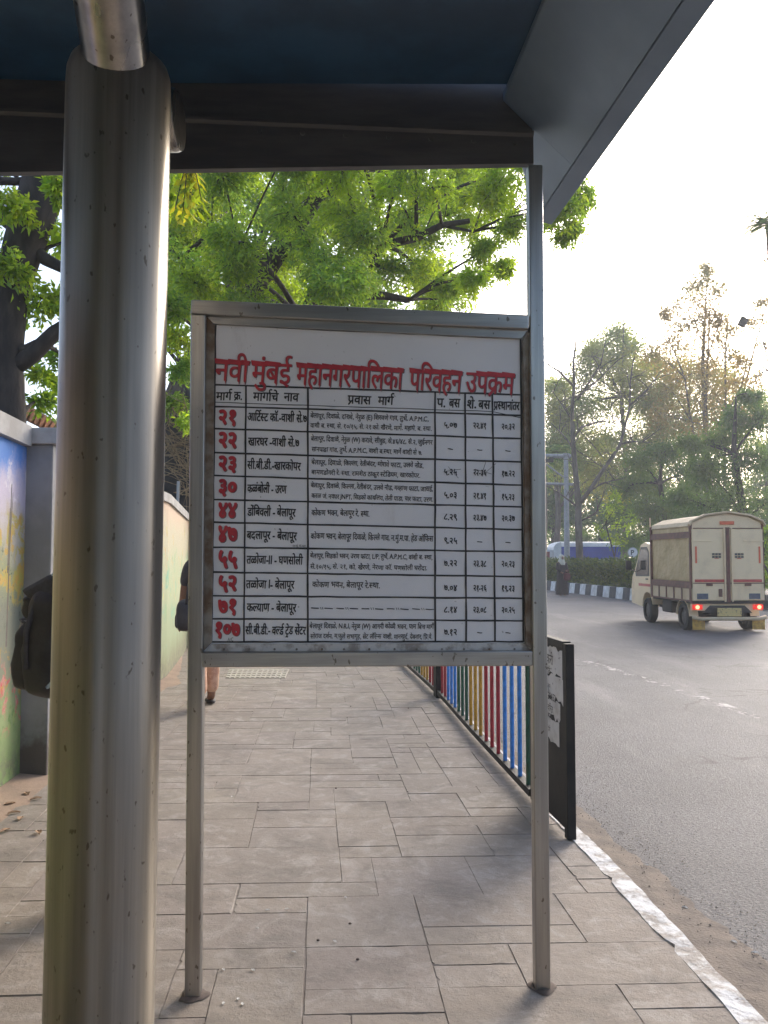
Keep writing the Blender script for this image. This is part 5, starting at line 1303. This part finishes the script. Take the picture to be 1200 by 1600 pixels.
rtree('leafy_tree', 'pale green tree half hidden behind the right sign post, left of the bare tree', 868, 62, (868, 600), cloud([(862, 610, 22), (885, 630, 24), (860, 650, 26), (888, 670, 26), (862, 690, 26), (885, 715, 26), (865, 735, 26), (905, 700, 22), (920, 740, 26), (960, 730, 26)], 62, 6, .9), nleaf=60, leaf=.19, lw=.5, spread=.42, pal=DRY+GREEN, m=M['leaf_pale'], bark=M['bark_pale'], twig_r=.012, twigs=30)
rtree('dense_tree', 'dense deep green tree rising behind the truck', 1160, 38, (1150, 620), cloud([(1110, 700, 34), (1150, 680, 38), (1190, 660, 38), (1210, 720, 40), (1165, 730, 40), (1120, 750, 36), (1090, 730, 26), (1195, 780, 36), (1150, 790, 38), (1100, 790, 34), (1060, 770, 26), (1205, 830, 36), (1140, 650, 24), (1180, 625, 20), (1075, 690, 18), (1080, 820, 30), (1150, 840, 30), (1200, 870, 30)], 38, 8, 1.1, 1.8),
      nleaf=70, leaf=.15, lw=.40, spread=.22, pal=GREEN, m=M['leaf_dark'], droop=.9, twig_r=.012, twigs=26)
rtree('dense_tree', 'olive green tree with drooping boughs left of the truck top', 1040, 48, (1035, 690), cloud([(1000, 720, 26), (1040, 715, 28), (1070, 740, 26), (1020, 760, 30), (985, 760, 26), (1055, 790, 30), (1010, 800, 28), (970, 800, 24), (1040, 830, 28), (990, 840, 24)], 48, 8, 1.0),
      nleaf=70, leaf=.18, lw=.42, spread=.25, pal=GREEN+DRY, m=M['leaf_dark'], droop=.7, twig_r=.014, twigs=24)
lab = ['shadowy tree at the left end of the far tree line, beside the gantry pole', 'shadowy tree of the far tree line above the blue lorry', 'shadowy tree of the far tree line between the parking sign and the truck', 'shadowy tree of the far tree line behind the truck', 'shadowy tree of the far tree line at the right edge of the view']
for i, (u, l_) in enumerate(zip((862, 935, 1010, 1105, 1200), lab)):
    rtree('dense_tree', l_, u, 74+i, (u, 700), cloud([(u-25, 770, 30), (u+20, 765, 30), (u, 735, 26), (u-30, 810, 30), (u+30, 810, 30), (u, 800, 30), (u-28, 850, 28), (u+5, 848, 28), (u+36, 850, 28), (u+10, 700, 20)], 74+i, 8, 1.0), nleaf=64, leaf=.30, lw=.5, spread=.25, pal=GREEN, m=M['leaf_dark'], twig_r=.02, twigs=24, group='far tree line')
rtree('sapling', 'slim young tree with light leaves rising from the hedge before the blue lorry', 953, 39, (953, 775), cloud([(945, 800, 18), (965, 795, 18), (975, 820, 20), (990, 810, 16), (940, 830, 14), (960, 775, 12), (965, 845, 16)], 39, 3, .7, .5), nleaf=20, leaf=.14, lw=.45, pal=GREENY, m=M['leaf'], twig_r=.007, twigs=14, tr=.05)
rtree('sapling', 'yellow leaved young tree behind the hedge, below the pale green tree', 965, 57, (965, 755), cloud([(958, 776, 12), (972, 780, 12), (964, 766, 10)], 57, 2, .8, .5), nleaf=24, leaf=.22, lw=.5, pal=[(1, 1, 1), (1.3, 1.2, .7)], m=M['leaf_yellow'], twig_r=.01, twigs=14, tr=.08)
rtree('shrub', 'bright green shrub at the right edge, just past the truck', 1200, 24, (1200, 840), cloud([(1200, 860, 20), (1210, 890, 22), (1196, 910, 16), (1215, 840, 20), (1200, 830, 14)], 24, 3, 1.0, .4), nleaf=30, leaf=.12, lw=.45, pal=GREENY, m=M['leaf'], twig_r=.006, twigs=18, tr=.05)
# unseen trees added behind the camera to darken reflections in the polished steel
for (x, y, l_) in ((7.5, -15, 'unseen broad tree added across the road behind the bus shelter to darken steel reflections'), (-7.5, -16, 'unseen broad tree added behind the painted wall, far behind the bus shelter, to darken steel reflections')):
    b_ = Vector((x, y, -.15)); c_ = [(b_+Vector((rc.gauss(0, 3.0), rc.gauss(0, 2.8), rc.uniform(1.2, 7))), (1.3, 1.3, 1.1), .6) for q in range(16)]
    tree('added_tree', l_, 'tree', tuple(b_), [(b_, .3), (b_+Vector((.1, 0, 2.5)), .25), (b_+Vector((0, .2, 6)), .1)], c_, nleaf=30, leaf=.22, lw=.5, spread=.3, pal=GREEN, m=M['leaf_dark'], twig_r=.01, twigs=24)
# palms
def palm(label, top, base, n, L_, lw_, grp=None, seed=1):
    rg = random.Random(seed); t = thing('palm_tree', label, 'palm tree', tuple(base))
    b = MB(); b.tube([base, Vector(base).lerp(top, .5)+Vector((.1, 0, 0)), top], [.22, .17, .14], 12); b.build('trunk', M['bark_pale'], t, smooth=True, world_space=True)
    PP, DD, LL = [], [], []; b = MB()
    for i in range(n):
        a = 2*PI*i/n+rg.uniform(-.2, .2); el = rg.uniform(-.3, 1.0)
        d = Vector((math.cos(a)*math.cos(el), math.sin(a)*math.cos(el), math.sin(el))); e = top+d*L_+Vector((0, 0, -.55*L_*rg.uniform(.5, 1.1)))
        pth = bez(top, e, (0, 0, .3*L_), 14); b.tube(pth, [.02-.0012*k for k in range(15)], 5, caps=False)
        for k in range(3, 15):
            dd_ = (pth[k]-pth[k-1]).normalized(); sd_ = dd_.cross(Vector((0, 0, 1))).normalized()
            for s in (-1, 1):
                for m_ in range(2): PP.append(list(pth[k-1].lerp(pth[k], m_*.5))); DD.append(list(dd_*.55+sd_*s*.8+Vector((rg.gauss(0, .1), rg.gauss(0, .1), -.35)))); LL.append(L_*.32*rg.uniform(.7, 1.1)*(1.15-k/22))
    b.build('frond_stems', M['bark'], t, smooth=True, world_space=True)
    leaf_mesh('fronds', np.array(PP), np.array(DD), np.array(LL), lw_, pick(GREEN, len(PP)), M['leaf_dark'], t, .1)
tp_ = at(1203, 350, 26); palm('palm tree whose spiky fronds reach in at the upper right edge', tp_, Vector((tp_.x+.3, 26, -.1)), 44, 1.3, .05, seed=4)
tp_ = at(850, 715, 50); palm('small dark palm tree behind the right sign post', tp_, Vector((tp_.x-.2, 50, -.1)), 24, 2.3, .12, seed=6)
# box hanging in the thin branches
hx = at(1161, 503, 44)
hbx = thing('hanging_box', 'small dark rectangular box hanging high in the thin branches above the truck', 'box', tuple(hx))
b = MB(); Rz = Matrix.Rotation(math.radians(28), 3, 'Y'); b.box((0, 0, 0), (.42, .14, .52), rot=Rz); b.build('casing', M['chassis'], hbx, bevel=.03)
b = MB(); b.tube([(-.1, 0, .2), (-.16, 0, .5), (-.1, .02, 1.2)], .012, 6); b.build('hanger', M['chassis'], hbx)
# hedge along the median
hg = thing('hedge', 'clipped dark green hedge behind the black and white median kerb', 'hedge', (8.2, 33, .22))
PP, DD = [], []; hb_ = MB()
for (x0, y0), (x1, y1) in zip(stn, stn[1:]):
    if x0 > 16 or y0 > 50: continue
    d = Vector((x1-x0, y1-y0, 0)).normalized(); q = Vector((-d.y, d.x, 0)); q = -q if q.x < 0 else q
    if 10.2 < x0 < 12.6: continue
    Lg = math.hypot(x1-x0, y1-y0); hh = .90+.08*rng.uniform(-1, 1)
    for k in range(2):
        a = Vector((x0, y0, .2))+d*rng.random()*Lg+q*rng.uniform(.6, 1.6); e = a+Vector((rng.gauss(0, .2), rng.gauss(0, .2), hh*.9)); hb_.tube([a, a.lerp(e, .5)+Vector((.04, 0, 0)), e], [.02, .014, .006], 5, caps=False)
    for k in range(620):
        w_ = rng.random(); side = rng.random()
        if side < .55: oq = .45+rng.gauss(0, .09)+.1*math.sin(9*w_+x0*3); oz = hh*rng.random()**.8
        else: oq = rng.uniform(.4, 1.7); oz = hh+rng.gauss(0, .07)+.06*math.sin(7*oq+5*w_+y0)
        p = Vector((x0, y0, .22))+d*w_*Lg+q*oq+Vector((0, 0, oz)); PP.append(list(p)); DD.append([-q.x*.5+rng.gauss(0, .7), -q.y*.5+rng.gauss(0, .7), .4+rng.gauss(0, .5)])
hb_.build('stems', M['bark'], hg, smooth=True, world_space=True)
leaf_mesh('foliage', np.array(PP), np.array(DD), nr.uniform(.09, .17, len(PP)), .55, pick(GREENY, len(PP)), M['leaf_hedge'], hg)

# ---------------------------------------------------------------- behind the wall: tiled shed and dry thatch
M['clay'] = pm('clay tiles', (.36, .15, .075), (.20, .10, .06), 9, .85, 0, .3, 30)
M['thatch'] = pm('dry grass', (.30, .22, .12), (.17, .12, .07), 14, .95)
sy = 9.0
e0, e1 = at(34, 640, sy), at(100, 676, sy+1.2)
shd = thing('tiled_shed', 'low shed with a scalloped clay tile eave behind the painted wall', 'shed', (e0.x-1.2, sy+.6, 0))
b = MB(); dv = (e1-e0); nvec = Vector((-.9, -.1, .42)); n = 13
for r_ in range(5):
    for i in range(n):
        p = e0+dv*((i+.5)/n*1.5-.2)+nvec*(r_*.26)+Vector((0, 0, .012*r_)); pts_ = [p-nvec*.02, p+nvec*.3]
        b.tube(pts_, [dv.length*1.5/n*.56, dv.length*1.5/n*.50], 8)
b.build('tile_roof', M['clay'], shd, world_space=True, smooth=True, auto=True)
b = MB(); b.prism([(e0.x-.1, e0.y, 0), (e1.x-.1, e1.y+.4, 0), (e1.x-1.3, e1.y+.4, 0), (e0.x-1.3, e0.y, 0)], (0, 0, e1.z-.1)); b.build('wall', M['galv_pale'], shd, world_space=True)
b = MB(); p = at(35, 640, 8.2); b.beam((p.x, 8.2, 1.5), (p.x, 8.2, at(35, 585, 8.2).z), .03, .03); b.build('corner_post', M['galv_pale'], shd, world_space=True)
th = thing('thatch_shelter', 'dark lean-to under straggling dry branches behind the far part of the wall', 'shelter', (-3.7, 13.2, 0))
b = MB(); rg = random.Random(2)
for i in range(170):
    u = rg.uniform(255, 330); v = 655+(u-265)*.9+rg.uniform(-35, 95); c = at(u, v, rg.uniform(12.6, 13.4)); d = Vector((rg.gauss(.5, .5), rg.gauss(0, .5), rg.gauss(-.3, .5))).normalized()*rg.uniform(.15, .45)
    b.tube([c-d, c+Vector((0, 0, .03)), c+d], [.008, .008, .003], 4, caps=False)
b.build('dry_branches', M['thatch'], th, world_space=True)
b = MB(); b.prism([at(252, 640, 13.6), at(345, 700, 13.6), Vector((at(345, 700, 13.6).x, 13.6, .2)), Vector((at(252, 640, 13.6).x, 13.6, .2))], (-.4, 1.0, 0)); b.build('back_board', M['chassis'], th, world_space=True)
b = MB(); p = at(277, 800, 12.5); b.tube([(p.x, 12.5, 1.9), (p.x+.01, 12.5, at(277, 752, 12.5).z)], .022, 8); b.build('pole', M['galv_pale'], th, world_space=True)

# ---------------------------------------------------------------- small things on the footpath
dgm = pm('pale ribbed cover', (.42, .38, .30), (.34, .30, .24), 8, .8)
q0, q1, q2, q3 = gr(352, 1060), gr(446, 1060), gr(452, 1046), gr(358, 1046)
dc_ = thing('drain_cover', 'pale ribbed drain cover set in the footpath below the board', 'drain cover', tuple((q0+q2)/2))
b = MB(); b.prism([p+Vector((0, 0, -.02)) for p in (q0, q1, q2, q3)], (0, 0, .026)); b.build('slab', dgm, dc_, world_space=True, bevel=.003)
b = MB()
for i in range(12):
    for j in range(5):
        a = q0.lerp(q1, (i+.5)/12); e = q3.lerp(q2, (i+.5)/12); c = a.lerp(e, (j+.5)/5); b.box((c.x, c.y, .0085), ((q1-q0).length/12*.66, (q3-q0).length/5*.66, .005))
b.build('ribs', dgm, dc_, world_space=True)
M['dryleaf'] = pm('dry leaf', (.32, .20, .11), (.24, .14, .08), 20, .8)
M['scrap'] = pm('pale scrap', (.60, .57, .52), (.50, .46, .40), 20, .8)
def leaflet(u, v, L_, m, name, label, cat, grp, z=0.0):
    p = gr(u, v, z); a = rng.uniform(0, 6.28); b = MB(); n = 7; vs = []
    for i in range(n):
        t = i/(n-1); w_ = math.sin(PI*t)**.8*L_*.26+.0004; h_ = .06*L_+.10*L_*math.sin(PI*t)
        vs += [((t-.5)*L_, -w_, h_+.07*L_*rng.random()), ((t-.5)*L_, 0, h_*.5), ((t-.5)*L_, w_, h_+.07*L_*rng.random())]
    b.add(vs, [(3*i+k, 3*i+k+1, 3*i+k+4, 3*i+k+3) for i in range(n-1) for k in range(2)])
    o = b.build(name, m); so = o.modifiers.new('t', 'SOLIDIFY'); so.thickness = .0012
    o.location = (p.x, p.y, z+.003); o.rotation_euler = (0, 0, a); tag(o, label, cat, grp)
for (u, v) in ((15, 1258), (22, 1272), (42, 1242), (56, 1250), (32, 1281), (60, 1303), (8, 1300)):
    leaflet(u, v, .065, M['dryleaf'], 'fallen_leaf', 'curled dry leaf lying on the dirt by the foot of the painted wall', 'leaf', 'dry leaves by the wall')
for (u, v, z) in ((402, 1452, 0), (459, 1490, 0), (362, 1246, 0), (395, 1518, 0), (349, 1517, 0), (372, 1563, 0), (379, 1571, 0), (349, 1570, 0), (418, 1424, 0), (448, 1422, 0), (540, 1404, 0), (523, 1473, 0), (12, 1445, 0)):
    leaflet(u, v, rng.uniform(.012, .022), M['scrap'], 'litter_scrap', 'tiny pale scrap of litter lying on the footpath slabs', 'litter', 'litter on the footpath', z)
for (u, v) in ((1180, 1491), (1147, 1474), (1070, 1420), (1010, 1354)):
    leaflet(u, v, .03, M['scrap'], 'paper_scrap', 'pale paper scrap lying in the dusty gutter by the white kerb', 'litter', 'litter in the gutter', ROADZ+.002)
for (u, v) in ((547, 1444), (497, 1470), (559, 1500), (525, 1232), (638, 1107), (548, 1104)):
    p = gr(u, v); b = MB(); ellip(b, (0, 0, .003), (.006, .005, .004), 10, 6); o = b.build('pebble', M['groove'], smooth=True); o.location = p; tag(o, 'small dark pebble lying on the footpath', 'pebble', 'pebbles on the footpath')

# ---------------------------------------------------------------- hazy air
hm = bpy.data.materials.new('hazy air'); hm.use_nodes = True; hn = hm.node_tree.nodes; hn.remove(hn['Principled BSDF'])
pv = hn.new('ShaderNodeVolumePrincipled'); pv.inputs['Color'].default_value = (.92, .94, .96, 1); pv.inputs['Density'].default_value = .0019; pv.inputs['Anisotropy'].default_value = .3
hm.node_tree.links.new(pv.outputs[0], hn['Material Output'].inputs['Volume'])
hz = MB(); hz.box((0, 300, 10), (1100, 1300, 40)); tag(hz.build('haze', hm), kind='stuff')
